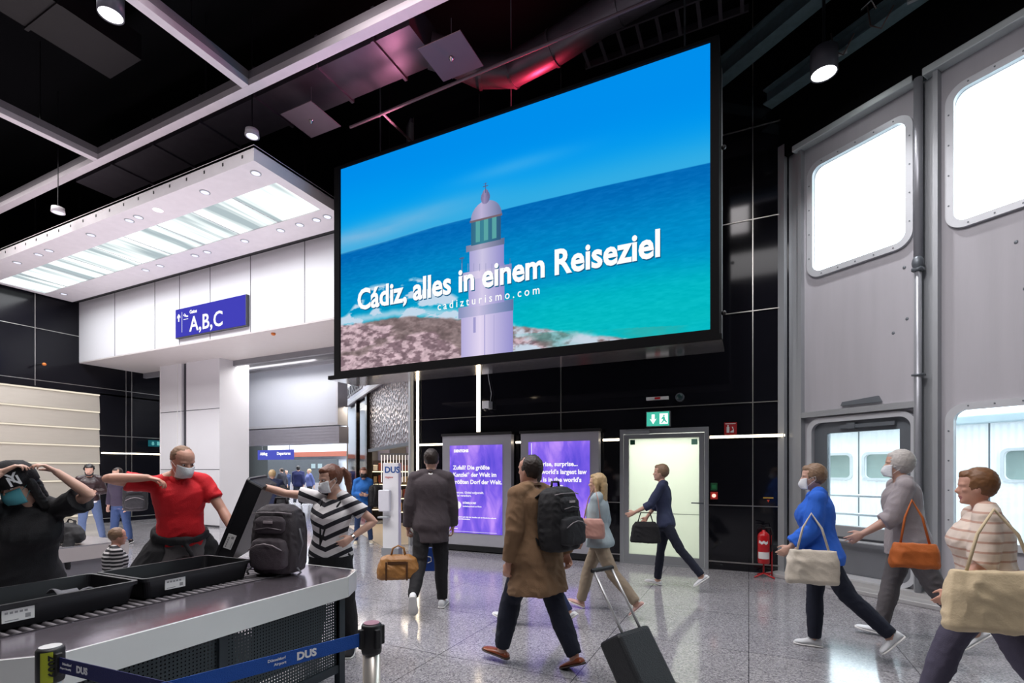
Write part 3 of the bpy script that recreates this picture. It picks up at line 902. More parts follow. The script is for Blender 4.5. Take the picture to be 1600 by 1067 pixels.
# hanging blue flight signs
def hang_sign(x0, x1, y, z0, z1, words, label, col):
    t = empty('direction_sign', ((x0 + x1) / 2, y, z0), 0, label, 'sign')
    w = (x1 - x0) / 2; h = z1 - z0
    m = MB(); m.box(-w, w, -.05, .05, 0, h); m.build('panel', EM('sign_' + words[0], col, .9), t)
    for i, s_ in enumerate(words): text('lettering', s_, h * .42, EM('sign_white', (1, 1, 1), 1.1), t, (-w * .85 + i * w, -.055, h * .48), bold=.006)
    for s_ in (-1, 1):
        m = MB(); m.cyl((s_ * w * .8, 0, h), (s_ * w * .8, 0, 7.6 - z0), .012); m.build('hanger', MAT['alu'], t)
    return t
hang_sign(-16.7, -14.9, 12.9, 1.98, 2.34, ['Abflug', 'Departures'], 'long violet blue overhead sign in the concourse below the grey board', rgb(88, 96, 205))
hang_sign(-20.75, -19.6, 14.9, 1.88, 2.26, ['B, C'], 'small dark navy overhead sign at the left of the concourse', rgb(20, 25, 110))
for x in (-11.5, -12.3):
    m = MB(); m.cyl((x, 15.0 + (x + 12) * .8, 0), (x, 15.0 + (x + 12) * .8, 7.6), .22); o = S('trim_%d' % (12 if x > -12 else 13), m, M('lilac_column', (.5, .46, .60), .4), smooth=True)

# ---- shop front running back on the right of the passage
SH = (-6.4, 8.6, 0)
shop = empty('wall_shop', SH, R(143.0)); shop['kind'] = 'structure'
m = MB(); m.box(0, 8.2, -.15, .05, 3.85, 9.0); m.build('fascia', M('brushed_violet_grey', (.26, .25, .31), .3, .7, .06, 4), shop)
m = MB(); m.box(0, 8.2, .05, .10, 3.80, 3.92); m.build('fascia_edge', M('pale_edge', (.6, .58, .6), .35, .5), shop)
text('lettering', 'DÜSSELDORF', .50, MAT['ink'], shop, (7.7, .055, 4.08), (R(90), 0, R(180)), .02, .012, sp=1.05, sx=1.25)
m = MB(); m.box(-.02, .12, -.5, .06, 0, 8.9); m.build('end_post', MAT['alu'], shop)
m = MB(); m.box(.12, 4.6, -.12, -.04, 2.15, 3.85)
random.seed(3)
hm = m.build('hammered_panel', MAT['steel'], shop)
hmat = bpy.data.materials.new('hammered_metal'); hmat.use_nodes = True
nt = hmat.node_tree; b_ = nt.nodes['Principled BSDF']; b_.inputs['Base Color'].default_value = (.34, .30, .30, 1); b_.inputs['Metallic'].default_value = .9; b_.inputs['Roughness'].default_value = .25
tc = nt.nodes.new('ShaderNodeTexCoord'); vo = nt.nodes.new('ShaderNodeTexVoronoi'); vo.inputs['Scale'].default_value = 9
bp = nt.nodes.new('ShaderNodeBump'); bp.inputs['Strength'].default_value = .9; bp.inputs['Distance'].default_value = .05
nt.links.new(tc.outputs['Object'], vo.inputs['Vector']); nt.links.new(vo.outputs['Distance'], bp.inputs['Height']); nt.links.new(bp.outputs[0], b_.inputs['Normal'])
hm.data.materials[0] = hmat
m = MB(); m.box(4.6, 8.2, -.12, -.04, 0, 3.85); m.build('dark_cladding', MAT['gloss'], shop)
m = MB(); m.box(4.55, 4.8, -.12, .04, 0, 3.85); m.box(6.3, 6.5, -.1, .02, 0, 3.85); m.build('door_post', M('dark_bronze', (.05, .04, .03), .2, .8), shop)
m = MB(); m.box(.12, 4.55, -.14, .0, 2.12, 2.20); m.build('lintel', MAT['aludark'], shop)
m = MB(); m.box(-1, 9, -5.2, -5.1, 0, 3.9); m.build('inner_wall', M('shop_inner_wall', (.55, .5, .45), .6), shop)
m = MB(); m.box(-.2, -.1, -5.2, -.4, 0, 4); m.box(9.4, 9.5, -5.2, -.2, 0, 4); m.box(-.2, 9.1, -5.2, -.6, 3.9, 4.0); m.build('inner_shell', M('shop_shell', (.42, .37, .32), .6), shop)
m = MB(); m.box(.15, 4.5, -5.1, .6, 0.001, .008); m.build('shop_floor', M('tan_shop_floor', (.38, .29, .20), .35, 0, .1, 2), shop)
def in_shop(x, y): 
    a = R(143.0); return (SH[0] + x * math.cos(a) - y * math.sin(a), SH[1] + x * math.sin(a) + y * math.cos(a), 0)
goods_cols = [rgb(215, 120, 50), rgb(190, 160, 120), rgb(225, 215, 200), rgb(150, 70, 50), rgb(235, 180, 90)]
SHR = R(35)
for i, (px_, d_) in enumerate(((634, 15.0), (610, 16.0), (588, 17.2))):
    sb = onD(px_, 735, d_); sb.z = 0
    t = empty('shelf_unit', sb, SHR, ('shelf unit of orange goods nearest the white sanitizer post', 'middle shelf unit inside the shop entrance', 'deepest shelf unit inside the shop entrance')[i], 'shelf')
    m = MB(); m.box(-.55, .55, .17, .2, 0, 1.9); m.box(-.58, -.55, -.2, .2, 0, 1.9); m.box(.55, .58, -.2, .2, 0, 1.9); m.build('case', M('dark_shelf_case', (.04, .03, .03), .4), t)
    for z in (.35, .75, 1.15, 1.55):
        m = MB(); m.box(-.55, .55, -.17, .2, z, z + .03); m.build('shelf', M('shelf_board', (.2, .15, .12), .4), t)
        m = MB(); m.box(-.54, .54, -.19, -.16, z - .02, z); m.build('shelf_light', EM('warm_shelf_light', (1, .8, .5), 3), t)
        for k in range(7):
            c_ = random.choice(goods_cols); w_ = .05 + .02 * random.random(); h_ = .15 + .1 * random.random()
            m = MB(); m.box(-w_, w_, -.08, .1, 0, h_, .01)
            g_ = m.build('package', M('goods_%d' % goods_cols.index(c_), c_, .5), None, loc=sb + Matrix.Rotation(SHR, 3, 'Z') @ Vector((-.46 + k * .15, -.04, z + .031)))
            g_.rotation_euler[2] = SHR
            tag(g_, 'small coloured package on a shelf in the lit shop entrance', 'package', 'packages on the shop shelves')
pb = onD(622, 735, 14.2); pb.z = 0
t = empty('pendant_rail', pb, SHR, 'white glowing curtain of pendant rods inside the shop entrance', 'pendant light')
m = MB(); m.box(-.5, .5, -.05, .05, 2.02, 2.07); m.build('rail', MAT['alu'], t)
for k in range(12):
    m = MB(); m.cyl((-.46 + k * .083, 0, 1.25), (-.46 + k * .083, 0, 2.02), .012, n=6); m.build('rod', EM('pale_rod', (1, .93, .85), 1.1), t)

# ---- aluminium hall wall on the right
W0 = (.50, 8.6, 0); WA = R(-37)
def wroot(name, **k):
    o = empty(name, W0, WA, **k); return o
def toW(s_, n_, z=0):
    return Vector((W0[0] + s_ * math.cos(WA) - n_ * math.sin(WA), W0[1] + s_ * math.sin(WA) + n_ * math.cos(WA), z))
wr = wroot('wall_right', kind='structure')
H1, H2 = 2.40, 6.30
PL = MAT['alupanel']
def panel(name, outer, holes, y, th=.05, mat=PL, parent=wr, corner=0.0):
    me = plate_holes(outer, holes, th, corner); o = link(name, me, mat, parent); o.location = (0, y, 0); return o
panel('wall_panel', (.24, 1.66, H1, H2), [(.38, 1.56, 4.43, 5.96, .13)], .10)
panel('wall_panel', (1.90, 3.34, .04, H2), [(2.02, 3.22, 4.43, 5.96, .13), (2.02, 3.22, .78, 2.28, .13)], .10)
panel('wall_panel', (3.58, 5.02, .04, H2), [(3.70, 4.90, 4.43, 5.96, .13), (3.70, 4.90, .78, 2.28, .13)], .10)
panel('wall_panel', (5.26, 6.9, .04, H2), [(5.4, 6.7, 4.43, 5.96, .13)], .10)
panel('wall_panel', (.24, 1.66, .04, H1), [(.37, 1.60, .12, 2.27, .14)], .12)
m = MB(); m.box(-.12, 7.0, -.05, .14, H2 + .02, CEIL); m.build('upper_wall', MAT['ceiling'], wr)
for s0 in (1.66, 3.34, 5.02):
    m = MB(); m.box(s0, s0 + .05, -.02, .14, 0, H2); m.box(s0 + .19, s0 + .24, -.02, .14, 0, H2); m.box(s0 + .05, s0 + .19, .06, .14, 0, H2)
    m.build('mullion', MAT['alu'], wr)
m = MB(); m.box(-.14, .02, -.06, .2, 0, 6.5); m.box(.02, .20, .03, .2, 0, 6.5); m.box(.20, .25, -.01, .2, 0, 6.45); m.build('corner_post', MAT['alu'], wr)
m = MB()
for a, b in ((.14, 1.66), (1.76, 3.34), (3.44, 5.02), (5.1, 6.9)):
    m.box(a, b, -.06, .12, H2, H2 + .09, .012)
m.build('head_rail', M('bright_head_rail', (.62, .68, .68), .4, .3), wr)
m = MB(); m.box(.24, 1.66, -.005, .12, H1 - .05, H1 + .03); m.build('mid_rail', MAT['alu'], wr)
m = MB(); m.tube([(1.72, -.05, 0.05), (1.72, -.05, 4.02)], .035, 12); m.tube([(1.72, -.05, 4.15), (1.72, -.05, 6.3)], .045, 12); m.build('vertical_pipe', M('pipe_grey', (.34, .35, .38), .4, .4), wr, True)
m = MB(); m.ball((1.72, -.06, 4.08), (.06, .06, .09), 8); m.box(1.67, 1.77, -.1, 0, 3.98, 4.02); m.box(1.67, 1.78, -.1, 0, 2.72, 2.74); m.build('pipe_joint', MAT['aludark'], wr, True)
m = MB(); m.prism([(.78, 2.47), (1.28, 2.47), (1.24, 2.55), (.80, 2.52)], 1, .03, .08); m.build('door_closer', MAT['aludark'], wr)
m = MB(); m.box(-.1, 7.0, -.32, .02, 0, .055, .01); m.box(.3, 7.0, -.10, .10, .055, .11); m.build('threshold', M('threshold_metal', (.50, .50, .50), .45, .4), wr)
# small dents and screws
m = MB()
for s_, z in ((1.40, 3.33), (1.55, 3.47), (1.52, 4.12), (2.55, 4.02), (2.62, 3.5)): m.ball((s_, .073, z), (.018, .006, .02), 8)
m.build('dent', MAT['aludark'], wr, True)

def window(n, x0, x1, z0, z1, y=.10):
    w = wroot('window_%d' % n, kind='structure')
    me = plate_holes((x0 - .07, x1 + .07, z0 - .07, z1 + .07), [(x0 + .01, x1 - .01, z0 + .01, z1 - .01, .12)], .05, .19)
    o = link('window_frame', me, MAT['frame'], w); o.location = (0, y - .045, 0)
    bv = o.modifiers.new('b', 'BEVEL'); bv.width = .008; bv.segments = 2
    m = MB(); m.box(x0 + .005, x1 - .005, y + .02, y + .026, z0 + .005, z1 - .005); m.build('pane', MAT['glass'], w)
    m = MB()
    for k in range(5):
        f = .12 + k * .19
        for zz in (z0 - .035, z1 + .035): m.cyl((x0 + (x1 - x0) * f, y - .075, zz), (x0 + (x1 - x0) * f, y - .069, zz), .009, n=8)
    for k in range(4):
        f = .15 + k * .23
        for xx in (x0 - .035, x1 + .035): m.cyl((xx, y - .075, z0 + (z1 - z0) * f), (xx, y - .069, z0 + (z1 - z0) * f), .009, n=8)
    m.build('screw', MAT['aludark'], w)
    return w
window(1, .38, 1.56, 4.43, 5.96)
window(2, 2.02, 3.22, 4.43, 5.96)
window(3, 2.02, 3.22, .78, 2.28)
window(4, 3.70, 4.90, 4.43, 5.96)
window(5, 3.70, 4.90, .78, 2.28)
window(6, 5.40, 6.70, 4.43, 5.96)
# glazed door in the first bay
d = wroot('door_2', kind='structure')
me = plate_holes((.30, 1.66, .10, 2.33), [(.37, 1.60, .16, 2.26, .13)], .05, .19); o = link('door_frame', me, MAT['frame'], d); o.location = (0, .07, 0)
bv = o.modifiers.new('b', 'BEVEL'); bv.width = .008; bv.segments = 2
m = MB(); m.box(.37, .55, .12, .2, .8, 2.27); m.box(1.45, 1.60, .12, .2, .8, 2.27); m.box(.55, 1.45, .12, .2, 2.11, 2.27); m.build('leaf', MAT['aludark'], d)
m = MB(); m.box(.37, 1.60, .12, .2, .12, .66); m.build('kick_panel', M('grey_kick_panel', (.20, .21, .23), .45, .4, .05), d)
m = MB(); m.box(.55, 1.45, .15, .16, .8, 2.11); m.build('pane', MAT['glass'], d)
m = MB(); m.box(.37, 1.60, .08, .2, .66, .82, .01); m.tube([(.3, .02, .62), (1.62, .02, .62)], .022, 10); m.build('push_bar', MAT['alu'], d)
m = MB(); m.box(.75, 1.42, .06, .12, 2.16, 2.21); m.box(.85, .95, .05, .12, 2.15, 2.23); m.build('door_closer', MAT['aludark'], d)

# outdoors: pale ribbed vehicle flank, rail and apron
out = wroot('airport_carriage', label='white ribbed metal carriage standing outside the lower windows', cat='carriage')
def rib_mat():
    mt = M('pale_ribbed_metal', (.88, .90, .92), .5, .0); nt = mt.node_tree; b = nt.nodes['Principled BSDF']
    tc = nt.nodes.new('ShaderNodeTexCoord'); w = nt.nodes.new('ShaderNodeTexWave'); w.inputs['Scale'].default_value = 3.2
    nt.links.new(tc.outputs['Object'], w.inputs['Vector'])
    bp = nt.nodes.new('ShaderNodeBump'); bp.inputs['Strength'].default_value = .5; bp.inputs['Distance'].default_value = .02
    nt.links.new(w.outputs['Fac'], bp.inputs['Height']); nt.links.new(bp.outputs[0], b.inputs['Normal'])
    return mt
RM = rib_mat()
mes = plate_holes((-9, 13, .25, 2.42), [(x, x + .60, 1.42, 1.92, .09) for x in (-5.5, -4.4, -2.07, -1.18, 1.05, 1.95, 4.2, 5.1, 7.4, 8.3)], .08)
o = link('flank', mes, RM, out); o.location = (0, 4.5, 0)
m = MB(); m.box(-9, 13, 4.6, 6.4, .25, 2.40); m.build('hull', MAT['aludark'], out)
m = MB(); m.box(-9, 13, 4.35, 6.6, 2.42, 2.58, .03); m.build('roof_edge', M('roof_edge_blue_grey', (.45, .55, .60), .5), out)
m = MB(); m.box(-9, 13, 4.6, 6.4, 0, .25); m.build('underframe', MAT['aludark'], out)
for x in (-5.5, -4.4, -2.07, -1.18, 1.05, 1.95, 4.2, 5.1, 7.4, 8.3):
    m = MB(); m.box(x, x + .6, 4.53, 4.55, 1.42, 1.92); m.build('window_pane', M('greenish_dark_pane', (.30, .38, .36), .1), out)
    me = plate_holes((x - .05, x + .65, 1.37, 1.97), [(x, x + .6, 1.42, 1.92, .09)], .03, .12); o = link('window_rim', me, MAT['frame'], out); o.location = (0, 4.45, 0)
m = MB()
for x in (-4.85, -1.31, .84, -3.4, 3.2, 6.3): m.box(x, x + .025, 4.455, 4.47, .3, 2.42)
m.build('door_seam', MAT['aludark'], out)
hr = wroot('guard_rail', label='pale double guard rail outside behind the first glazed bay', cat='railing')
for z in (.92, 1.2):
    m = MB(); m.tube([(-.6, .9, z), (1.7, .9, z)], .022, 10); m.build('rail', MAT['frame'], hr, True)
for x in (-.5, 1.65):
    m = MB(); m.tube([(x, .9, 0), (x, .9, 1.22)], .025, 10); m.build('post', MAT['frame'], hr, True)
m = MB(); m.box(-14, 18, .35, 16, -.25, -.02); gr = m.build('trim_30', M('apron_concrete', (.42, .43, .44), .8)); gr.location = W0; gr.rotation_euler = (0, 0, WA); gr['kind'] = 'structure'

# ================================================================== back wall fittings
# glass door
d = empty('door_1', (DX0, 8.6, 0)); d['kind'] = 'structure'; W_ = DX1 - DX0
me = plate_holes((0, W_, 0, 2.28), [(.06, W_ - .06, .02, 2.20, 0)], .14); o = link('door_frame', me, MAT['alu'], d); o.location = (0, .0, 0)
me = plate_holes((.065, W_ - .065, .02, 2.19), [(.15, W_ - .14, .16, 2.12, 0)], .05); o = link('leaf_frame', me, MAT['alu'], d); o.location = (0, -.03, 0)
m = MB(); m.box(.15, W_ - .14, -.034, -.026, .16, 2.12); m.build('pane', MAT['frosted'], d)
m = MB(); m.box(W_ - .26, W_ - .07, -.085, -.07, 1.045, 1.065, .004); m.cyl((W_ - .09, -.085, 1.055), (W_ - .09, -.05, 1.055), .012); m.build('handle', MAT['aludark'], d)
m = MB(); m.box(.10, .50, -.12, -.06, 2.19, 2.25, .006); m.build('door_closer', MAT['alu'], d)
m = MB(); m.box(.17, .25, -.036, -.034, 2.02, 2.10); m.build('green_sticker', M('green_sticker', rgb(20, 90, 60), .5), d)
m = MB(); m.box(W_ - .26, W_ - .17, -.036, -.034, 2.0, 2.09); m.build('pale_sticker', M('pale_green_sticker', rgb(150, 220, 190), .5), d)
m = MB(); m.box(.15, W_ - .14, -.036, -.030, .86, .868); m.build('etched_line', MAT['aludark'], d)
# lit lobby behind the pane
m = MB(); m.box(-2.6, 0, 11.2, 11.3, 0, 3); m.box(-2.7, -2.6, 8.8, 11.3, 0, 3); m.box(0, .1, 8.8, 11.3, 0, 3); m.box(-2.7, .1, 8.8, 11.3, 2.9, 3.0)
S('wall_lobby', m, M('lobby_white', (.75, .78, .72), .6))
area('lobby_lamp', (-1.3, 9.6, 2.85), (0, 0, 0), 1.6, .8, 85, (1, .99, .95), 180)
area('lobby_lamp', (-1.3, 11.0, 1.3), (R(90), 0, 0), 2.0, 2.2, 26, (1, .99, .95), 180)

# exit sign
t = empty('exit_sign', (-1.36, 8.5, 2.32), 0, 'lit green and white emergency exit sign above the frosted door', 'exit sign')
m = MB(); m.box(-.19, .19, 0, .1, -.01, .24); m.build('housing', MAT['alu'], t)
m = MB(); m.box(-.18, .18, -.008, 0, 0, .23); m.build('lit_face', EM('exit_green', rgb(70, 190, 165), 1.0), t)
gw = EM('exit_white', (.9, 1, .96), 1.5)
m = MB(); m.prism([(-.10, .19), (-.10, .10), (-.13, .12), (-.075, .03), (-.02, .12), (-.05, .10), (-.05, .19)], 1, -.014, -.009); m.build('arrow', gw, t)
m = MB(); m.box(.03, .16, -.014, -.009, .03, .20); m.build('doorway_mark', gw, t)
m = MB(); m.ball((.10, -.016, .165), (.014, .002, .014), 8); m.prism([(.08, .15), (.11, .15), (.12, .10), (.15, .06), (.14, .045), (.10, .08), (.08, .05), (.05, .045), (.05, .06), (.075, .07), (.085, .11), (.06, .10), (.055, .11)], 1, -.018, -.0145)
m.build('running_figure', EM('exit_green', rgb(70, 190, 165), 1.0), t)
t = empty('wall_plate', (-1.37, 8.55, 2.76), 0, 'slim white plate with red bar above the exit sign', 'plate')
m = MB(); m.box(-.19, .17, 0, .05, 0, .05); m.build('panel', MAT['label'], t); m = MB(); m.box(-.05, .04, -.004, 0, .008, .042); m.build('red_bar', MAT['red'], t)
t = empty('round_sensor', (-1.02, 8.56, 2.78), 0, 'small round black glass sensor on the wall above the exit sign', 'sensor')
m = MB(); m.cyl((0, -.02, 0), (0, .04, 0), .07, n=24); m.build('housing', MAT['aludark'], t, False); m = MB(); m.ball((0, -.02, 0), (.05, .03, .05), 10); m.build('lens', M('sensor_lens', (.02, .05, .05), .05), t, True)
# fire point sign
t = empty('fire_sign', (-.26, 8.55, 2.145), 0, 'small red fire extinguisher sign on the black wall right of the door', 'sign')
m = MB(); m.box(-.09, .09, 0, .05, 0, .19); m.build('panel', M('sign_red', rgb(170, 25, 30), .5), t)
m = MB(); m.box(-.055, -.015, -.004, 0, .03, .12); m.box(-.045, -.025, -.004, 0, .12, .15); m.prism([(.0, .03), (.05, .03), (.05, .07), (.035, .12), (.02, .12), (.04, .07), (.0, .05)], 1, -.004, 0)
m.box(-.075, .075, -.004, 0, .165, .175); m.build('pictogram', MAT['label'], t)
t = empty('alarm_button', (-.50, 8.54, 1.12), 0, 'glowing red door button on the black wall beside the door', 'button')
m = MB(); m.box(-.055, .055, 0, .06, 0, .12, .008); m.build('box', M('lit_red_box', rgb(215, 60, 50), .4), t)
m = MB(); m.cyl((0, -.012, .06), (0, 0, .06), .03, n=20); m.build('push_button', EM('button_glow', (1, .55, .45), 1.6), t)
t = empty('alarm_box', (-.50, 8.54, 1.26), 0, 'small dark green break glass box above the glowing red button', 'alarm box')
m = MB(); m.box(-.05, .05, 0, .06, 0, .12, .008); m.build('box', M('green_box', rgb(20, 90, 50), .4), t); m = MB(); m.box(-.03, .03, -.003, 0, .03, .09); m.build('window', M('green_box_window', rgb(60, 140, 90), .2), t)
t = empty('wall_sticker', (.27, 8.57, 1.08), 0, 'small yellow and red notice on the black wall above the fire extinguisher', 'notice')
m = MB(); m.box(-.07, .07, 0, .03, .07, .09); m.build('yellow_strip', M('sticker_yellow', rgb(190, 150, 60), .5), t); m = MB(); m.prism([(-.02, .05), (.02, .05), (0, .01)], 1, .01, .03); m.build('red_mark', M('sticker_orange', rgb(220, 80, 50), .5), t)
# small speaker box with cable at the lit post
t = empty('wall_camera', (-4.58, 8.5, 2.82), 0, 'small white security camera with hanging cable above the left poster', 'camera')
m = MB(); m.box(-.07, .08, -.06, .10, -.05, .10, .012); m.build('housing', MAT['whitegloss'], t); m = MB(); m.ball((0, -.02, -.06), (.045, .045, .04), 10); m.build('lens_dome', M('dome_dark', (.02, .02, .02), .1), t, True)
m = MB(); m.tube([(.05, .06, .1), (.08, .05, .25), (.02, .06, .5), (-.04, .07, .85)], .006, 8); m.build('cable', MAT['frame'], t)

# strip lights
def strip(x0, x1, z0, z1, label, y=8.56):
    t = empty('strip_light', ((x0 + x1) / 2, y, (z0 + z1) / 2), 0, label, 'strip light')
    w, h = (x1 - x0) / 2, (z1 - z0) / 2
    m = MB(); m.box(-w, w, -.012, .0, -h, h); m.build('diffuser', MAT['strip'], t)
    m = MB(); m.box(-w - .008, w + .008, 0, .04, -h - .008, h + .008); m.build('channel', MAT['alu'], t)
strip(DX1 + .02, .49, 2.095, 2.13, 'warm horizontal strip light between door and grey wall')
strip(-2.30, -2.02, 2.095, 2.13, 'short warm strip light between right poster and door frame')
strip(-3.98, -3.88, 2.095, 2.13, 'tiny warm strip light in the gap between the two posters')
strip(-6.20, -5.57, 2.095, 2.13, 'warm horizontal strip light left of the left poster')
strip(-4.83, -4.76, 2.34, 4.9, 'tall vertical warm strip light above the left poster')
strip(-6.27, -6.22, .3, 4.9, 'tall vertical warm strip light at the shop corner')
t = empty('strip_light', (-17.57, 10.0, 2.11), R(90), 'warm horizontal strip light on the far left black wall', 'strip light')
m = MB(); m.box(-1.75, 1.75, -.0, .012, -.018, .018); m.box(-1.75, 1.75, -.012, .0, -.018, .018); m.build('diffuser', MAT['strip'], t)
m = MB(); m.box(-1.76, 1.76, 0.012, .03, -.025, .025); m.build('channel', MAT['alu'], t)
# exit sign on left wall
t = empty('exit_sign', (-17.3, 9.6, 2.35), R(90), 'dim teal emergency exit sign on the far left black wall', 'exit sign')
m = MB(); m.box(-.2, .2, -.03, .03, 0, .2); m.build('housing', EM('dim_teal', rgb(30, 95, 105), .8), t)
m = MB(); m.prism([(-.12, .15), (-.12, .08), (-.15, .09), (-.09, .03), (-.03, .09), (-.06, .08), (-.06, .15)], 1, -.034, -.03); m.box(.03, .13, -.034, -.03, .04, .16); m.build('pictogram', EM('dim_teal_white', rgb(110, 190, 190), .8), t)

# poster light boxes
def poster_mat(n, c0, c1, c2):
    m = bpy.data.materials.new(n); m.use_nodes = True; nt = m.node_tree
    for x in list(nt.nodes):
        if x.type != 'OUTPUT_MATERIAL': nt.nodes.remove(x)
    tc = nt.nodes.new('ShaderNodeTexCoord')
    mp = nt.nodes.new('ShaderNodeMapping'); mp.inputs['Rotation'].default_value = (0, R(28), 0); mp.inputs['Scale'].default_value = (2.3, 1, .9)
    n1 = nt.nodes.new('ShaderNodeTexNoise'); n1.inputs['Scale'].default_value = 1.6; n1.inputs['Detail'].default_value = 6; n1.inputs['Distortion'].default_value = .6
    cr = nt.nodes.new('ShaderNodeValToRGB'); e = cr.color_ramp
    e.elements[0].position = .30; e.elements[0].color = (*c0, 1); e.elements[1].position = .72; e.elements[1].color = (*c2, 1)
    k = e.elements.new(.5); k.color = (*c1, 1)
    em = nt.nodes.new('ShaderNodeEmission'); em.inputs[1].default_value = 1.0
    L = nt.links.new
    L(tc.outputs['Object'], mp.inputs[0]); L(mp.outputs[0], n1.inputs['Vector']); L(n1.outputs[0], cr.inputs[0]); L(cr.outputs[0], em.inputs[0]); L(em.outputs[0], nt.nodes['Material Output'].inputs[0])
    return m
PM = poster_mat('violet_poster_print', rgb(86, 74, 214), rgb(132, 100, 236), rgb(196, 150, 255))
wt = EM('poster_white', (1, .96, 1), 1.0)
def poster(x0, x1, px0, px1, pz0, pz1, label, lines, extras):
    t = empty('poster_lightbox', ((x0 + x1) / 2, 8.42, 0), 0, label, 'poster')
    c = (x0 + x1) / 2
    m = MB(); m.box(x0 - c, x1 - c, 0, .14, .12, 2.26, .004); m.build('cabinet', M('poster_frame_grey', (.52, .52, .56), .35, .2), t)
    m = MB(); m.box(x0 - c - .02, x1 - c + .02, -.02, .15, 2.26, 2.31); m.box(x0 - c - .02, x1 - c + .02, -.02, .15, .02, .12); m.build('cap', MAT['black'], t)
    m = MB(); m.box(px0 - c, px1 - c, -.012, 0, pz0, pz1); m.build('poster_print', PM, t)
    for (s_, sz, u, v, bo) in lines:
        text('lettering', s_, sz, wt, t, (px0 - c + u, -.016, v), ext=.001, bold=bo)
    for bxs in extras:
        m = MB(); m.box(px0 - c + bxs[0], px0 - c + bxs[1], -.018, -.013, bxs[2], bxs[3]); m.build('print_mark', wt, t)
    return t
poster(-5.54, -4.02, -5.36, -4.20, .36, 2.07, 'left violet poster in grey frame, German headline about a big village', [
    ('Zufall? Die größte', .112, .08, 1.60, .0035), ('Kanzlei* der Welt im', .112, .08, 1.46, .0035), ('größten Dorf der Welt.', .112, .08, 1.32, .0035),
    ('Dentons. Global aufgestellt.', .06, .10, 1.13, .001), ('Lokal verankert.', .06, .10, 1.07, .001),
    ('DÜSSELDORF', .05, .30, .93, .002), ('Landeshauptstadt am Rhein', .038, .30, .87, .001),
    ('Im Vergleich nach Zahl der Anwälte und der Standorte weltweit', .036, .10, .66, .001), ('*Stand laut Branchenliste', .036, .10, .62, .001), ('www', .04, .10, .43, .001),
    ('DENTONS', .07, .10, 1.94, .006)], [(.10, .19, .50, .60), (.10, 1.05, .385, .390)])
poster(-3.82, -2.34, -3.66, -2.50, .50, 2.10, 'right violet poster in grey frame, English headline starting Surprise', [
    ('Surprise, surprise...', .112, .08, 1.66, .0035), ("the world's largest law", .112, .08, 1.52, .0035), ("firm is in the world's", .112, .08, 1.38, .0035), ('largest Dorf*.', .112, .08, 1.24, .0035),
    ('Dentons. Global presence.', .06, .12, 1.02, .001), ('Locally rooted.', .06, .12, .95, .001), ('DÜSSELDORF', .05, .3, .80, .002), ('Largest by number of lawyers and by locations', .036, .10, .62, .001)],
    [(.06, .07, 1.78, 2.08)])
for t_ in [o for o in C.objects if o.name.startswith('poster_lightbox')]:
    if t_.location.x < -4:
        m = MB(); m.cyl((-.58 + .19, -.018, .90), (-.58 + .19, -.013, .90), .075, n=28); m.build('round_seal', wt, t_)
# fire extinguisher on stand
t = empty('fire_extinguisher', (.20, 8.27, 0), 0, 'red fire extinguisher on a red stand at the corner of the black wall', 'fire extinguisher')
m = MB(); m.lathe([(.01, .20), (.075, .205), (.082, .22), (.082, .60), (.075, .635), (.045, .67), (.025, .68), (.025, .70)], 24); m.build('cylinder', MAT['red'], t, True)
m = MB(); m.box(-.018, .018, -.018, .018, .69, .75); m.prism([(-.10, .77), (.03, .75), (.03, .765), (-.10, .79)], 1, -.01, .01); m.prism([(-.09, .72), (.02, .735), (.02, .75), (-.09, .735)], 1, -.01, .01); m.build('valve', MAT['blackmetal'], t)
m = MB(); m.tube([(.02, 0, .73), (.09, 0, .74), (.115, 0, .66), (.11, -.02, .50), (.10, -.03, .40)], [.010, .010, .010, .010, .016], 10, True); m.build('hose', MAT['black'], t, True)
me = MB()
def ext_lab(u, v): 
    a = R(-150 + 120 * u); return Vector((.0835 * math.cos(a), .0835 * math.sin(a), .28 + .10 * v))
me.grid(ext_lab, 10, 2); me.build('lower_label', MAT['label'], t)
me = MB(); me.grid(lambda u, v: Vector((.0835 * math.cos(R(-140 + 90 * u)), .0835 * math.sin(R(-140 + 90 * u)), .50 + .04 * v + .01 * math.sin(u * 14))), 12, 1); me.build('upper_label', MAT['label'], t)
m = MB(); m.tube([(.11, .04, .02), (.11, .04, .62)], .011, 8)
m.tube([(-.12, -.10, .012), (0, 0.04, .05), (.14, -.10, .012)], .012, 8); m.tube([(-.08, .14, .012), (0.0, .04, .05), (.14, .14, .012)], .012, 8); m.tube([(0, .04, .05), (0, 0.02, .20)], .012, 8); m.tube([(0, .04, .05), (.11, .04, .06)], .01, 8)
m.build('stand', MAT['red'], t, True)

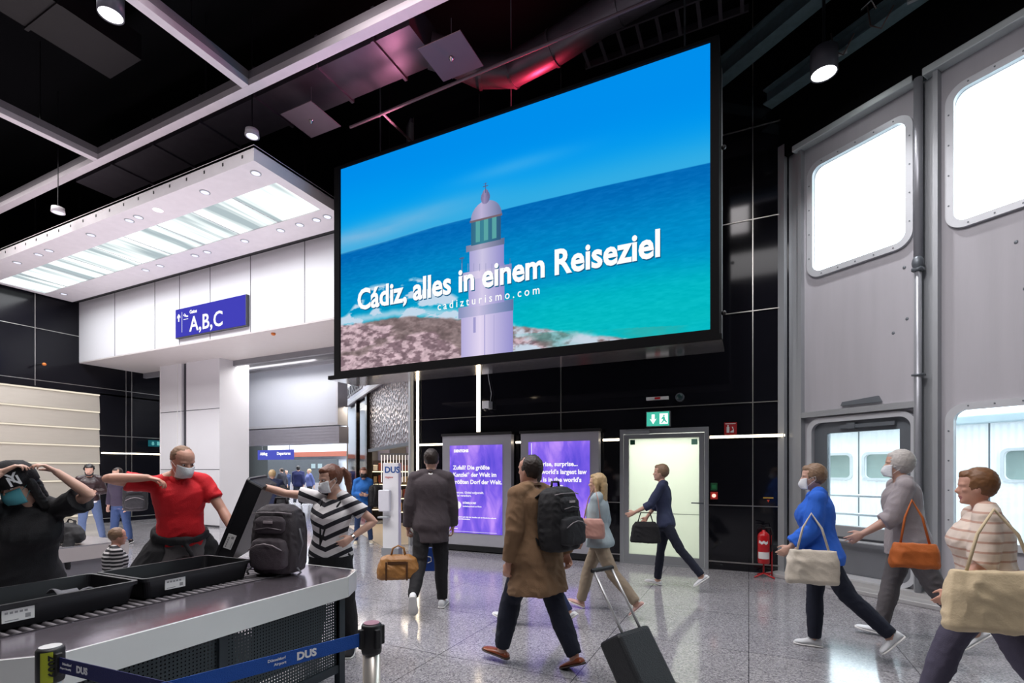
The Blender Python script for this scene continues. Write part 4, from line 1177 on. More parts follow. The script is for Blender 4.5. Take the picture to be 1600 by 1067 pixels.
# ================================================================== overhead things
# luminous canopy
t = empty('luminous_canopy', (-12.2, 6.3, 6.4), 0, 'long white ceiling canopy with luminous panels over the security lanes', 'canopy light')
X0, X1, Y0, Y1 = -5.3, 5.25, -1.02, 1.2
PX0, PX1, PY0, PY1 = -5.15, 5.05, -.45, .52
mt = MB()
mt.box(X0, X1, Y0, PY0, 0, .24); mt.box(X0, X1, PY1, Y1, 0, .24); mt.box(X0, PX0, PY0, PY1, 0, .24); mt.box(PX1, X1, PY0, PY1, 0, .24); mt.box(X0, X1, Y0, Y1, .20, .25)
mt.build('housing', M('canopy_white', (.80, .76, .79), .5), t)
cm = bpy.data.materials.new('luminous_film'); cm.use_nodes = True; nt = cm.node_tree
for x in list(nt.nodes):
    if x.type != 'OUTPUT_MATERIAL': nt.nodes.remove(x)
tc = nt.nodes.new('ShaderNodeTexCoord'); n1 = nt.nodes.new('ShaderNodeTexNoise'); n1.inputs['Scale'].default_value = 1.5; n1.inputs['Detail'].default_value = 3
mp = nt.nodes.new('ShaderNodeMapping'); mp.inputs['Scale'].default_value = (1.3, .12, 1)
cr = nt.nodes.new('ShaderNodeValToRGB'); e = cr.color_ramp; e.elements[0].position = .42; e.elements[0].color = (.46, .55, .58, 1); e.elements[1].position = .54; e.elements[1].color = (1.35, 1.45, 1.42, 1)
em = nt.nodes.new('ShaderNodeEmission'); em.inputs[1].default_value = 1.0
nt.links.new(tc.outputs['Object'], mp.inputs[0]); nt.links.new(mp.outputs[0], n1.inputs['Vector']); nt.links.new(n1.outputs[0], cr.inputs[0]); nt.links.new(cr.outputs[0], em.inputs[0]); nt.links.new(em.outputs[0], nt.nodes['Material Output'].inputs[0])
NP = 9; w_ = (PX1 - PX0) / NP
for k in range(NP):
    m = MB(); m.box(PX0 + k * w_ + .012, PX0 + (k + 1) * w_ - .012, PY0, PY1, .02, .03); m.build('light_panel', cm, t)
m = MB()
m.bm.free()
for k in range(1, NP):
    m = MB(); m.box(PX0 + k * w_ - .012, PX0 + k * w_ + .012, PY0, PY1, .015, .035); m.build('panel_divider', M('divider_grey', (.55, .58, .6), .5), t)
for x in (-7.22, -8.51, -9.87, -10.49, -10.79, -12.16, -13.85, -14.32, -15.32, -16.54):
    m = MB(); m.lathe([(.085, -.004), (.085, .004), (.07, .004), (.07, -.006)], 20, (x + 12.2, -.78, -.001)); o = m.build('recessed_light', MAT['alu'], t)
    m = MB(); m.cyl((x + 12.2, -.78, -.009), (x + 12.2, -.78, -.005), .066 if x != -9.87 else .085, n=20); m.build('lens', MAT['lampdim'] if x != -9.87 else EM('bright_recessed', (1, .95, .97), 1.6), o)
for x in (-7.23, -7.51, -7.96, -8.49, -9.56, -10.79, -11.22, -12.52, -13.1, -16.9):
    m = MB(); m.lathe([(.085, -.004), (.085, .004), (.07, .004), (.07, -.006)], 20, (x + 12.2, .75, -.001)); o = m.build('recessed_light', MAT['alu'], t)
    m = MB(); m.cyl((x + 12.2, .75, -.009), (x + 12.2, .75, -.005), .066, n=20); m.build('lens', MAT['lampdim'], o)
m = MB()
for k in range(22): m.box(-4.9 + k * .47, -4.87 + k * .47, -1.026, -1.018, .10, .15)
m.build('slot_row', MAT['black'], t)
for x in (-4.2, 0, 4.2):
    m = MB(); m.cyl((x, .9, .25), (x, .9, CEIL - 6.4), .02); m.build('hanger', MAT['blackmetal'], t)
m = MB(); m.box(-5.3, 5.3, 1.2, 1.3, .02, .22); m.build('gap_shade_strip', MAT['black'], t)  # black strip put in for the shade behind the canopy
# lamp discs seen above the canopy edge
for x, y, z in ((-7.28, 5.5, 7.0), (-12.2, 5.0, 6.62)):
    t = empty('ceiling_spotlight', (x, y, z), 0, 'small round downlight hanging above the canopy corner' if x > -9 else 'small round downlight behind the long canopy edge', 'spotlight')
    m = MB(); m.lathe([(.0, .10), (.10, .10), (.11, 0), (.09, -.004), (.09, 0.01), (.0, .01)], 20); m.build('housing', M('canopy_white', (.7, .66, .69), .5), t, True)
    m = MB(); m.cyl((0, 0, -.002), (0, 0, .004), .085, n=20); m.build('lens', MAT['lampdim'], t)
    m = MB(); m.cyl((0, 0, .1), (0, 0, CEIL - z), .008, n=6); m.build('hanger', MAT['blackmetal'], t)

# pale suspended grid
def rail_bar(x0, x1, y0, y1, label):
    t = empty('ceiling_rail', ((x0 + x1) / 2, (y0 + y1) / 2, 7.4), 0, label, 'ceiling rail')
    w, h = (x1 - x0) / 2, (y1 - y0) / 2
    m = MB(); m.box(-w, w, -h, h, 0, .10, .004); m.build('bar', MAT['rail'], t)
    m = MB()
    if w > h: m.box(-w, w, -h, -h + .02, .10, .22); m.box(-w, w, h - .02, h, .10, .22)
    else: m.box(-w, -w + .02, -h, h, .10, .22); m.box(w - .02, w, -h, h, .10, .22)
    m.build('side_flange', M('rail_side', (.25, .23, .25), .5), t)
    for k in (-.8, 0, .8):
        m = MB(); m.cyl((w * k if w > h else 0, 0 if w > h else h * k, .1), (w * k if w > h else 0, 0 if w > h else h * k, 1.6), .008, n=6); m.build('hanger', MAT['blackmetal'], t)
rail_bar(-17.4, 1.5, 5.10, 5.24, 'long pale grid bar crossing the black ceiling above the canopy')
rail_bar(-6.97, -6.83, -3, 5.10, 'pale cross bar of the ceiling grid nearest the big screen')
rail_bar(-11.14, -11.0, -3, 5.10, 'pale cross bar of the ceiling grid at the upper left')
rail_bar(-15.35, -15.21, -3, 5.10, 'pale cross bar of the ceiling grid at the far left edge')
rail_bar(-2.77, -2.63, -3, 5.10, 'pale cross bar of the ceiling grid over the queue posts')

# square plates with sensors
for i, (x, y) in enumerate(((-6.35, 5.85), (-3.66, 5.78))):
    t = empty('sensor_plate', (x, y, 7.2), 0, ('square grey plate with tiny sensor, left one near the canopy corner', 'square grey plate with tiny sensor, right one above the big screen')[i], 'ceiling plate')
    m = MB(); m.box(-.33, .33, -.31, .31, 0, .012, .002); m.build('plate', MAT['plate'], t)
    m = MB(); m.lathe([(.0, -.05), (.018, -.045), (.02, -.02), (.035, -.015), (.035, 0)], 14); m.build('sensor', MAT['chrome'], t, True)
    m = MB(); m.cyl((0, 0, .01), (0, 0, .54), .006, n=6); m.build('hanger', MAT['aludark'], t)
# spotlights
def can(loc, h, r, label, tilt=0):
    t = empty('ceiling_spotlight', loc, 0, label, 'spotlight')
    m = MB(); m.lathe([(0, h), (r * .95, h), (r, h * .97), (r, 0), (r * .9, 0), (r * .9, .03), (0, .03)], 28); m.build('housing', M('lamp_can_grey', (.10, .10, .12), .4, .2), t, True)
    m = MB(); m.cyl((0, 0, .012), (0, 0, .02), r * .9, n=28); m.build('lens', MAT['lamp'], t)
    m = MB(); m.cyl((0, 0, h), (0, 0, CEIL - loc[2]), .02, n=8); m.build('stem', MAT['blackmetal'], t)
    spot('downlight', (loc[0], loc[1], loc[2] - .02), (loc[0], loc[1], 0), 260, (1, .98, 1), 100, .8)
can((.86, 7.40, 6.6), .30, .155, 'grey cylindrical spotlight glowing between big screen and window wall')
can((-7.25, 3.50, 7.3), .28, .14, 'round spotlight glowing at the top left inside the ceiling grid')
# ducts and beams
t = empty('ventilation_duct', (-6.0, 6.05, 7.75), 0, 'dull rectangular ventilation duct running behind the pale grid bar', 'duct')
m = MB(); m.box(-7, 1.75, -.42, .30, 0, .45); m.build('duct_body', MAT['duct'], t)
for x in (-5.6, -4.2, -2.8, -1.4, 0.0, 1.1):
    m = MB(); m.box(x, x + .05, -.46, .34, -.03, .48); m.build('flange', MAT['duct'], t)
t = empty('ventilation_duct', (-9.3, 2.4, 8.2), 0, 'dark rectangular duct barely visible inside the ceiling grid at the upper left', 'duct')
m = MB(); m.box(-.45, .45, -3.2, 2.3, 0, .4); m.build('duct_body', MAT['duct2'], t)
for y_ in (-1.9, -.3, 1.2): m = MB(); m.box(-.48, .48, y_, y_ + .05, -.03, .43); m.build('flange', MAT['duct2'], t)
t = empty('cable_tray', (-1.2, 7.6, 8.1), 0, 'dark slatted cable tray in the black ceiling above the big screen', 'cable tray')
m = MB(); m.box(-1.2, 1.2, -.25, -.22, 0, .1); m.box(-1.2, 1.2, .22, .25, 0, .1); m.build('side_rail', MAT['duct'], t)
for k in range(9): m = MB(); m.box(-1.15 + k * .28, -1.10 + k * .28, -.22, .22, 0, .02); m.build('rung', MAT['duct'], t)
t = empty('round_duct', (0, 0, 0), 0, 'round ribbed duct curving behind the square plate, lit red', 'duct')
m = MB(); pts = [(-4.3, 6.2, 7.85), (-4.0, 6.45, 7.8), (-3.75, 6.75, 7.75), (-3.3, 6.95, 7.75), (-2.6, 6.9, 7.8), (-1.6, 6.75, 7.9), (1.0, 6.4, 8.0)]
m.tube(pts, .23, 24); m.build('duct_body', MAT['duct'], t, True)
for p, q in zip(pts[1:-1], pts[2:]):
    m = MB(); d_ = (Vector(q) - Vector(p)).normalized(); m.cyl(Vector(p) - d_ * .02, Vector(p) + d_ * .02, .245, n=24); m.build('rib', MAT['duct'], t)
t = empty('sprinkler_pipe', (0, 0, 0), 0, 'thin dark sprinkler pipe with side branch above the big screen', 'pipe')
m = MB(); m.tube([(-6.0, 6.35, 7.3), (-1.0, 6.2, 7.3), (3.0, 6.1, 7.3)], .022, 8); m.build('main_pipe', MAT['plate'], t)
m = MB(); m.tube([(-5.3, 6.33, 7.3), (-5.3, 8.4, 7.3)], .02, 8); m.build('branch_pipe', MAT['plate'], t)
t = empty('dome_camera', (-5.8, 7.1, 7.1), 0, 'small white dome camera hanging in the dark above the big screen', 'camera')
m = MB(); m.ball((0, 0, 0), (.055, .055, .05), 10); m.build('dome', MAT['whitegloss'], t, True); m = MB(); m.box(-.06, .06, -.05, .05, .04, .10); m.build('bracket', M('bracket_beige', (.5, .45, .35), .5), t); m = MB(); m.cyl((0, 0, .1), (0, 0, 1.9), .01, n=6); m.build('stem', MAT['blackmetal'], t)
def beam(p0, p1, w, h, label, mat=MAT['tealsteel'], cable=False):
    p0, p1 = Vector(p0), Vector(p1); d_ = p1 - p0; L_ = d_.length
    t = empty('steel_beam', p0, math.atan2(d_.y, d_.x), label, 'steel beam')
    m = MB(); m.box(0, L_, -w / 2, w / 2, 0, .02); m.box(0, L_, -w / 2, w / 2, h - .02, h); m.box(0, L_, -.012, .012, .02, h - .02); m.build('profile', mat, t)
    return t
wdir = Vector((math.cos(WA), math.sin(WA), 0))
b0 = Vector((-.5, 8.4, 7.55)); beam(b0, b0 + wdir * 7.2, .22, .30, 'upper teal grey steel beam above the glowing spotlight')
b1 = Vector((.25, 8.35, 7.0)); bb = beam(b1, b1 + wdir * 7.2, .20, .22, 'lower mottled steel beam above the window wall')
t = empty('cable_bundle', (0, 0, 0), 0, 'tangled thin cables hanging from the lower steel beam', 'cables')
for k in range(6):
    s0 = .6 + k * .42; a_ = b1 + wdir * s0; n_ = Vector((random.uniform(-.1, .1), -.12, 0))
    m = MB(); m.tube([a_ + n_ + Vector((0, 0, .25)), a_ + n_ + Vector((.03, 0, .0)), a_ + n_ + wdir * .15 + Vector((0, 0, -.14)), a_ + n_ + wdir * .28 + Vector((0, 0, .03))], .009, 6); m.build('cable', M('cable_brown', (.12, .08, .07), .6), t, True)
for k in range(3):
    a_ = b1 + wdir * (1.0 + .9 * k) + Vector((-.02, -.13, -.06)); m = MB(); m.box(-.11, .11, -.02, .02, -.015, .015); m.build('clamp', MAT['alu'], t, loc=a_, rot=(0, 0, WA + .4))
t = empty('hanging_rod', (-.25, 5.5, 0), 0, 'thin wire with clip hanging beside the glowing spotlight', 'wire')
m = MB(); m.tube([(1.55, 1.6, 7.1), (1.56, 1.6, 8.9)], .010, 6); m.build('wire', MAT['plate'], t); m = MB(); m.tube([(1.45, 1.6, 7.02), (1.55, 1.6, 7.1), (1.6, 1.62, 7.0)], .014, 6); m.build('clip', MAT['chrome'], t)
t = empty('warning_reel', (.35, 6.5, 7.35), 0, 'dark round fitting with a small yellow tag right of the big screen top', 'fitting')
m = MB(); m.cyl((0, -.04, 0), (0, .04, 0), .10, n=20); m.build('drum', MAT['aludark'], t); m = MB(); m.box(-.05, -.03, -.05, -.045, -.09, .0); m.build('yellow_tag', EM('tag_yellow', rgb(190, 190, 30), .8), t); m = MB(); m.cyl((0, 0, .1), (0, 0, 1.6), .01, n=6); m.build('stem', MAT['blackmetal'], t)

# ABC sign
t = empty('direction_sign', (-11.57, 7.64, 4.88), 0, 'violet blue gate sign reading A,B,C with arrow on the white beam', 'sign')
m = MB(); m.box(-1.31, 1.28, -.03, .05, 0, .69, .005); m.build('panel', EM('gate_sign_blue', rgb(74, 72, 200), .85), t)
m = MB(); m.box(-1.33, 1.30, -.02, .05, -.02, .0); m.box(1.28, 1.30, -.03, .05, 0, .69); m.build('edge', MAT['seam'], t)
sw_ = EM('sign_white', (1, 1, 1), 1.1)
text('lettering', 'A,B,C', .50, sw_, t, (-.74, -.034, .09), ext=.002, bold=.008, sp=1.05)
text('small_lettering', 'Gates', .12, sw_, t, (-.74, -.034, .52), ext=.002, bold=.003)
m = MB(); m.prism([(-1.19, .38), (-1.15, .38), (-1.15, .50), (-1.11, .46), (-1.11, .51), (-1.17, .57), (-1.23, .51), (-1.23, .46), (-1.19, .50)], 1, -.036, -.031); m.build('arrow', sw_, t)
m = MB(); m.box(-1.05, -1.04, -.034, -.031, .10, .60); m.build('divider', sw_, t)
m = MB(); m.prism([(-.98, .50), (-.94, .48), (-.83, .45), (-.79, .47), (-.82, .49), (-.87, .495), (-.93, .55), (-.95, .55), (-.92, .50), (-.96, .51), (-.99, .54)], 1, -.036, -.031); m.box(-.98, -.80, -.034, -.031, .40, .415); m.build('plane_symbol', sw_, t)
# small motion sensor below
for x, l in ((-9.75, 'small orange smoke sensor under the white beam, right of the gate sign'), (-15.35, 'small orange sensor on a rod at the far left dark wall')):
    t = empty('smoke_sensor', (x, 7.9, 4.68) if x > -12 else (-17.2, 6.75, 4.45), 0, l, 'sensor')
    m = MB(); m.ball((0, 0, 0), (.05, .05, .04), 8); m.build('cap', M('orange_cap', rgb(215, 120, 50), .4), t, True); m = MB(); m.cyl((0, 0, 0), (0, 0, .04) if x > -12 else (-.38, 0, .03), .02, n=8); m.build('base', MAT['black'], t)

# ================================================================== the big LED screen
SX0, SX1, SY, SZ0, SZ1 = -6.34, -.42, 6.5, 3.28, 6.76
led = empty('led_screen', ((SX0 + SX1) / 2, SY, SZ0), 0, 'huge hanging LED screen showing a white lighthouse by a turquoise sea', 'screen')
cx = (SX0 + SX1) / 2
bezel = M('matt_black_bezel', (.0025, .0025, .003), .9, spec=.15)
m = MB(); m.box(SX0 - .12 - cx, SX1 + .10 - cx, .0, .62, -.06, SZ1 - SZ0 + .06); m.build('housing', bezel, led)
me = plate_holes((SX0 - .12 - cx, SX1 + .10 - cx, -.06, SZ1 - SZ0 + .04), [(SX0 - cx, SX1 - cx, 0, SZ1 - SZ0, 0)], .06); o = link('frame', me, bezel, led); o.location = (0, -.02, 0)
m = MB(); m.box(SX1 + .10 - cx, SX1 + .108 - cx, .52, .62, -.06, SZ1 - SZ0 + .05); m.build('side_trim', MAT['alu'], led)
m = MB(); m.box(SX0 - .26 - cx, SX1 + .13 - cx, -.05, .0, -.125, -.06); m.build('lower_lip', bezel, led)
m = MB(); m.box(SX0 - .26 - cx, SX1 + .13 - cx, .0, .68, -.125, -.10); m.build('steel_underside', M('polished_underside', (.88, .84, .82), .11, .95, .03, 20), led)
for x in (-2.6, 0, 2.6):
    m = MB(); m.cyl((x, .58, SZ1 - SZ0 + .05), (x, .58, CEIL - SZ0), .012, n=8); m.build('hanger_cable', MAT['aludark'], led)
m = MB(); m.ball((SX1 + .14 - cx, .2, .25), .03, 8); m.ball((SX1 + .14 - cx, .2, 2.3), .03, 8); m.build('fixing_knob', MAT['black'], led, True)

# picture shown by the diodes, one value per diode
NU, NV = 820, 482
rs = np.random.RandomState(5)
def vnoise(x, y, seed):
    g = np.random.RandomState(seed).rand(257, 257)
    xi = np.floor(x).astype(int); yi = np.floor(y).astype(int); fx = x - xi; fy = y - yi
    fx = fx * fx * (3 - 2 * fx); fy = fy * fy * (3 - 2 * fy)
    a = g[xi % 257, yi % 257]; b = g[(xi + 1) % 257, yi % 257]; c = g[xi % 257, (yi + 1) % 257]; d = g[(xi + 1) % 257, (yi + 1) % 257]
    return (a * (1 - fx) + b * fx) * (1 - fy) + (c * (1 - fx) + d * fx) * fy
def fbm(x, y, seed, o=5):
    s_ = 0; a = .5; t_ = 0
    for i in range(o): s_ = s_ + a * vnoise(x * 2 ** i + 31 * i, y * 2 ** i + 17 * i, seed + i); t_ += a; a *= .55
    return s_ / t_
xs = np.linspace(SX0, SX1, NU + 1); zs = np.linspace(SZ0, SZ1, NV + 1)
Xg, Zg = np.meshgrid(xs, zs, indexing='ij')
U = (Xg - SX0) / (SX1 - SX0); Vv = (Zg - SZ0) / (SZ1 - SZ0)
def col(r, g, b): return np.array([r, g, b], float) / 255
def mixc(a, b, t_): t_ = np.clip(t_, 0, 1)[..., None]; return a * (1 - t_) + b * t_
def sst(a, b, x): t_ = np.clip((x - a) / (b - a), 0, 1); return t_ * t_ * (3 - 2 * t_)
hz = np.interp(U, [0, .16, .33, .46, .58, .76, 1.0], [.583, .589, .600, .600, .600, .595, .583])
one = np.ones(U.shape + (3,))
sky = mixc(one * col(50, 172, 228), one * col(0, 160, 240), sst(.0, .20, Vv - hz))
sky = mixc(sky, one * col(0, 142, 236), sst(.70, 1.0, Vv + .12 * U))
cloud = np.exp(-((Vv - (hz + .055 + .05 * U)) / .045) ** 2) * sst(.65, .05, U) * (.45 + .7 * fbm(U * 6, Vv * 18, 11))
sky = mixc(sky, one * col(150, 188, 222), cloud * .8)
cloud2 = np.exp(-((Vv - (hz + .17)) / .03) ** 2) * np.exp(-((U - .55) / .15) ** 2); sky = mixc(sky, one * col(90, 180, 235), cloud2 * .5)
dep = (hz - Vv) / hz
sea = mixc(one * col(2, 106, 184), one * col(0, 140, 200), sst(.0, .38, dep))
sea = mixc(sea, one * col(0, 178, 198), sst(.40, .75, dep + .10 * (fbm(U * 4, Vv * 12, 3) - .5)))
sea = mixc(sea, one * col(10, 190, 192), sst(.5, .95, dep) * sst(.45, .75, U) * (.4 + .6 * fbm(U * 5, Vv * 9, 21)))
sea = mixc(sea, one * col(0, 120, 190), sst(.56, .70, fbm(U * 3, Vv * 16, 41)) * .45 * sst(.7, .4, dep))
sea = sea + ((fbm(U * 60, Vv * 160, 51, 3) - .5) * .07)[..., None]
img = mixc(sea, sky, sst(-.002, .002, Vv - hz))
hl = np.exp(-((Vv - hz) / .006) ** 2) * sst(.6, 0, U); img = mixc(img, one * col(90, 175, 215), hl * .5)
# shore
shore = .235 - .10 * U - .30 * np.clip(U - .33, 0, 1) + .05 * (fbm(U * 9, Vv * 3, 61) - .5)
foamtop = shore + .13 * sst(.0, .12, U) * sst(.50, .25, U) + .045
fo = sst(.47, .60, fbm(U * 16, Vv * 26, 71)) * sst(-.01, .02, foamtop - Vv) + sst(.03, .0, np.abs(Vv - shore - .02)) * .8
img = mixc(img, one * col(205, 220, 238), np.clip(fo, 0, 1) * (Vv < foamtop) * (U < .46) * .95)
rk = fbm(U * 44, Vv * 60, 81); rock = mixc(one * col(198, 172, 180), one * col(128, 106, 114), sst(.40, .62, rk))
rock = mixc(rock, one * col(112, 98, 96), sst(.50, .60, fbm(U * 7, Vv * 12, 91)) * .7)
rock = rock * (.85 + .35 * fbm(U * 80, Vv * 80, 95, 2))[..., None]
img = mixc(img, rock, sst(-.006, .006, shore - Vv))
# right-hand surf and beach
f2 = sst(-.012, .012, .125 - .42 * np.abs(U - .52) + .07 * (fbm(U * 14, Vv * 10, 101) - .5) - Vv) * (U > .44)
img = mixc(img, one * col(205, 222, 238), f2 * sst(.35, .52, fbm(U * 22, Vv * 22, 111)) * .92)
img = mixc(img, one * col(70, 165, 160), ((Vv < .07 - .12 * (U - .6)) & (U > .55)) * sst(.45, .75, fbm(U * 9, Vv * 12, 121)) * .5)
# lighthouse in elevation: (pixel x of left, right, pixel y of bottom, top) -> real screen coordinates
def rect(xl, xr, yb, yt, xl2=None, xr2=None):
    xm = (xl + xr) / 2
    zb, zt = onY(xm, yb, SY).z, onY(xm, yt, SY).z
    a0, a1 = onY(xl, yb, SY).x, onY(xr, yb, SY).x
    b0_, b1_ = onY(xl2 or xl, yt, SY).x, onY(xr2 or xr, yt, SY).x
    f = np.clip((Zg - zb) / (zt - zb), 0, 1)
    L_, R_ = a0 + (b0_ - a0) * f, a1 + (b1_ - a1) * f
    w = np.clip((Xg - L_) / (R_ - L_), 0, 1)
    return (Zg >= zb) & (Zg <= zt) & (Xg >= L_) & (Xg <= R_), w, f
def paint(mask, w, base, dark, img, hi=.38):
    sh = np.abs(w - hi) * 1.3
    c_ = mixc(one * base, one * dark, sh)
    return np.where(mask[..., None], c_, img)
Wh, Sh = col(228, 216, 242), col(130, 128, 196)
for args, ba, dk in (
    ((721, 802, 560, 490), Wh, Sh), ((717, 803, 492, 474), col(200, 192, 225), col(70, 100, 150)), ((733, 789, 476, 432), col(215, 205, 235), Sh),
    ((720, 800, 433, 420), col(222, 210, 236), col(110, 118, 175)), ((734, 788, 421, 386), col(205, 198, 228), Sh), ((729, 789, 388, 378), col(170, 165, 190), col(80, 95, 130)),
    ((737, 783, 380, 341), col(60, 130, 150), col(45, 80, 120))):
    mk, w, f = rect(*args); img = paint(mk, w, ba, dk, img)
mk, w, f = rect(744, 776, 376, 343); img = np.where((mk & ((np.floor(w * 5) % 2) == 0))[..., None], one * col(90, 165, 165), img)
mk, w, f = rect(735, 785, 343, 339); img = np.where(mk[..., None], one * col(120, 100, 110), img)
dc = onY(760, 340, SY); dr = (onY(784, 340, SY).x - onY(736, 340, SY).x) / 2; dh = onY(760, 314, SY).z - dc.z
q = ((Xg - dc.x) / dr) ** 2 + ((Zg - dc.z) / dh) ** 2
img = paint((q < 1) & (Zg > dc.z), np.clip((Xg - dc.x) / dr * .5 + .5, 0, 1), col(190, 180, 215), col(95, 110, 150), img, .35)
for yy, rr_ in ((309, .075), (303, .05)):
    c0 = onY(759, yy, SY); q = ((Xg - c0.x) / rr_) ** 2 + ((Zg - c0.z) / (rr_ * 1.3)) ** 2
    img = paint(q < 1, np.clip((Xg - c0.x) / rr_ * .5 + .5, 0, 1), col(150, 140, 180), col(90, 90, 130), img)
for a_ in ((758.5, 760, 302, 286), (755, 763, 292, 290.5), (756, 762, 288, 287), (722, 723, 424, 402), (719, 726, 405, 403), (797, 798, 424, 404)):
    mk, w, f = rect(*a_); img = np.where(mk[..., None], one * col(80, 100, 140), img)
for i_ in range(9):
    mk, w, f = rect(722 + i_ * 9.4, 722.6 + i_ * 9.4, 424, 412); img = np.where(mk[..., None], one * col(150, 150, 190), img)
for a_ in ((757, 758.5, 556, 492), (772, 773, 556, 492), (740, 744, 520, 496)):
    mk, w, f = rect(*a_); img = np.where(mk[..., None], one * col(160, 155, 205), img)
img = np.clip(img, 0, 1)
img = np.where(img <= .04045, img / 12.92, ((img + .055) / 1.055) ** 2.4)
nvx = (NU + 1) * (NV + 1)
co = np.zeros((nvx, 3), np.float32); co[:, 0] = (Xg - cx).ravel(); co[:, 1] = -.012; co[:, 2] = (Zg - SZ0).ravel()
ii, jj = np.meshgrid(np.arange(NU), np.arange(NV), indexing='ij'); ii = ii.ravel(); jj = jj.ravel(); N1 = NV + 1
fc = np.stack([ii * N1 + jj, (ii + 1) * N1 + jj, (ii + 1) * N1 + jj + 1, ii * N1 + jj + 1], 1).astype(np.int32)
me = bpy.data.meshes.new('display'); me.vertices.add(nvx); me.vertices.foreach_set('co', co.ravel())
me.loops.add(fc.size); me.loops.foreach_set('vertex_index', fc.ravel())
me.polygons.add(len(fc)); me.polygons.foreach_set('loop_start', np.arange(0, fc.size, 4, dtype=np.int32)); me.polygons.foreach_set('loop_total', np.full(len(fc), 4, np.int32))
me.update(calc_edges=True)
ca = me.color_attributes.new('pixels', 'FLOAT_COLOR', 'POINT')
rgba = np.ones((nvx, 4), np.float32); rgba[:, :3] = img.reshape(-1, 3); ca.data.foreach_set('color', rgba.ravel())
dm = bpy.data.materials.new('led_pixels'); dm.use_nodes = True; nt = dm.node_tree
for x in list(nt.nodes):
    if x.type != 'OUTPUT_MATERIAL': nt.nodes.remove(x)
at = nt.nodes.new('ShaderNodeAttribute'); at.attribute_name = 'pixels'; em = nt.nodes.new('ShaderNodeEmission'); em.inputs[1].default_value = 1.0
nt.links.new(at.outputs[0], em.inputs[0]); nt.links.new(em.outputs[0], nt.nodes['Material Output'].inputs[0])
disp = link('display', me, dm, led)
hw = EM('led_white', (1, 1, 1), 1.0); hd_ = EM('led_text_shadow', rgb(20, 105, 150), .8)
def fit(o, w, h=None):
    xs_ = [v.co.x for v in o.data.vertices]; ys_ = [v.co.y for v in o.data.vertices]
    k = w / (max(xs_) - min(xs_)); x0 = min(xs_)
    o.data.transform(Matrix.Diagonal((k, k if h is None else k * h, 1, 1)) @ Matrix.Translation((-x0, 0, 0)))
o = text('headline', 'Cádiz, alles in einem Reiseziel', .40, hd_, disp, (-5.96 - cx + .010, -.016, 4.280 - SZ0 - .006), bold=.011); fit(o, 4.95, 1.16)
o = text('headline', 'Cádiz, alles in einem Reiseziel', .40, hw, disp, (-5.96 - cx, -.021, 4.29 - SZ0), bold=.011); fit(o, 4.95, 1.16)
o = text('web_address', 'cadizturismo.com', .17, hw, disp, (-4.35 - cx, -.021, 4.06 - SZ0), bold=.0005, sp=1.55); fit(o, 1.70, 1.12)

# ================================================================== security lane furniture
TT = .82
t = empty('roller_table', (-3.35, 1.9, 0), 0, 'long steel roller table with perforated dark side, carrying the black trays', 'conveyor table')
ox, oy = -3.35, 1.9
def TB(m, name, mat, **k): return m.build(name, mat, t, **k)
top = [(-2.60, 1.06), (-2.60, 2.72), (-2.72, 2.93), (-4.02, 2.93), (-4.08, 2.8), (-4.08, .92), (-2.74, .92)]
ring = [(x - ox, y - oy) for x, y in top]
# steel rim around the roller bed
RX0, RX1, RY0, RY1 = -3.98, -3.06, .96, 2.62
m = MB()
def slab(m, x0, x1, y0, y1, z0, z1): m.box(x0 - ox, x1 - ox, y0 - oy, y1 - oy, z0, z1)
m.prism([(p[0], p[1]) for p in [(RX1 - ox, .92 - oy), (-2.74 - ox, .92 - oy), (-2.60 - ox, 1.06 - oy), (-2.60 - ox, 2.72 - oy), (-2.72 - ox, 2.93 - oy), (RX1 - ox, 2.93 - oy)]], 2, TT - .012, TT)
slab(m, RX0 - .1, RX0, .92, 2.93, TT - .012, TT); slab(m, RX0, RX1, RY1, 2.93, TT - .012, TT); slab(m, RX0, RX1, .92, RY0, TT - .012, TT)
TB(m, 'steel_top', M('polished_table_steel', (.52, .46, .52), .17, .9, .14, 3))
m = MB()
edge = [(-2.74, .92), (-2.60, 1.06), (-2.60, 2.72), (-2.72, 2.93)]
for (a, b), (c_, d_) in zip(edge[:-1], edge[1:]):
    A, B = Vector((a - ox, b - oy, 0)), Vector((c_ - ox, d_ - oy, 0)); n_ = (B - A).cross(Vector((0, 0, 1))).normalized()
    m.loft([[A + Vector((0, 0, TT - .145)), B + Vector((0, 0, TT - .145)), B + Vector((0, 0, TT - .003)), A + Vector((0, 0, TT - .003))], [p + n_ * .012 for p in (A + Vector((0, 0, TT - .145)), B + Vector((0, 0, TT - .145)), B + Vector((0, 0, TT - .003)), A + Vector((0, 0, TT - .003)))]])
slab(m, -4.08, -2.74, .905, .92, TT - .145, TT); slab(m, -4.09, -4.08, .92, 2.93, TT - .145, TT); slab(m, -4.08, -2.72, 2.93, 2.945, TT - .145, TT)
TB(m, 'edge_band', M('pale_edge_steel', (.76, .78, .76), .34, .3, .04, 6))
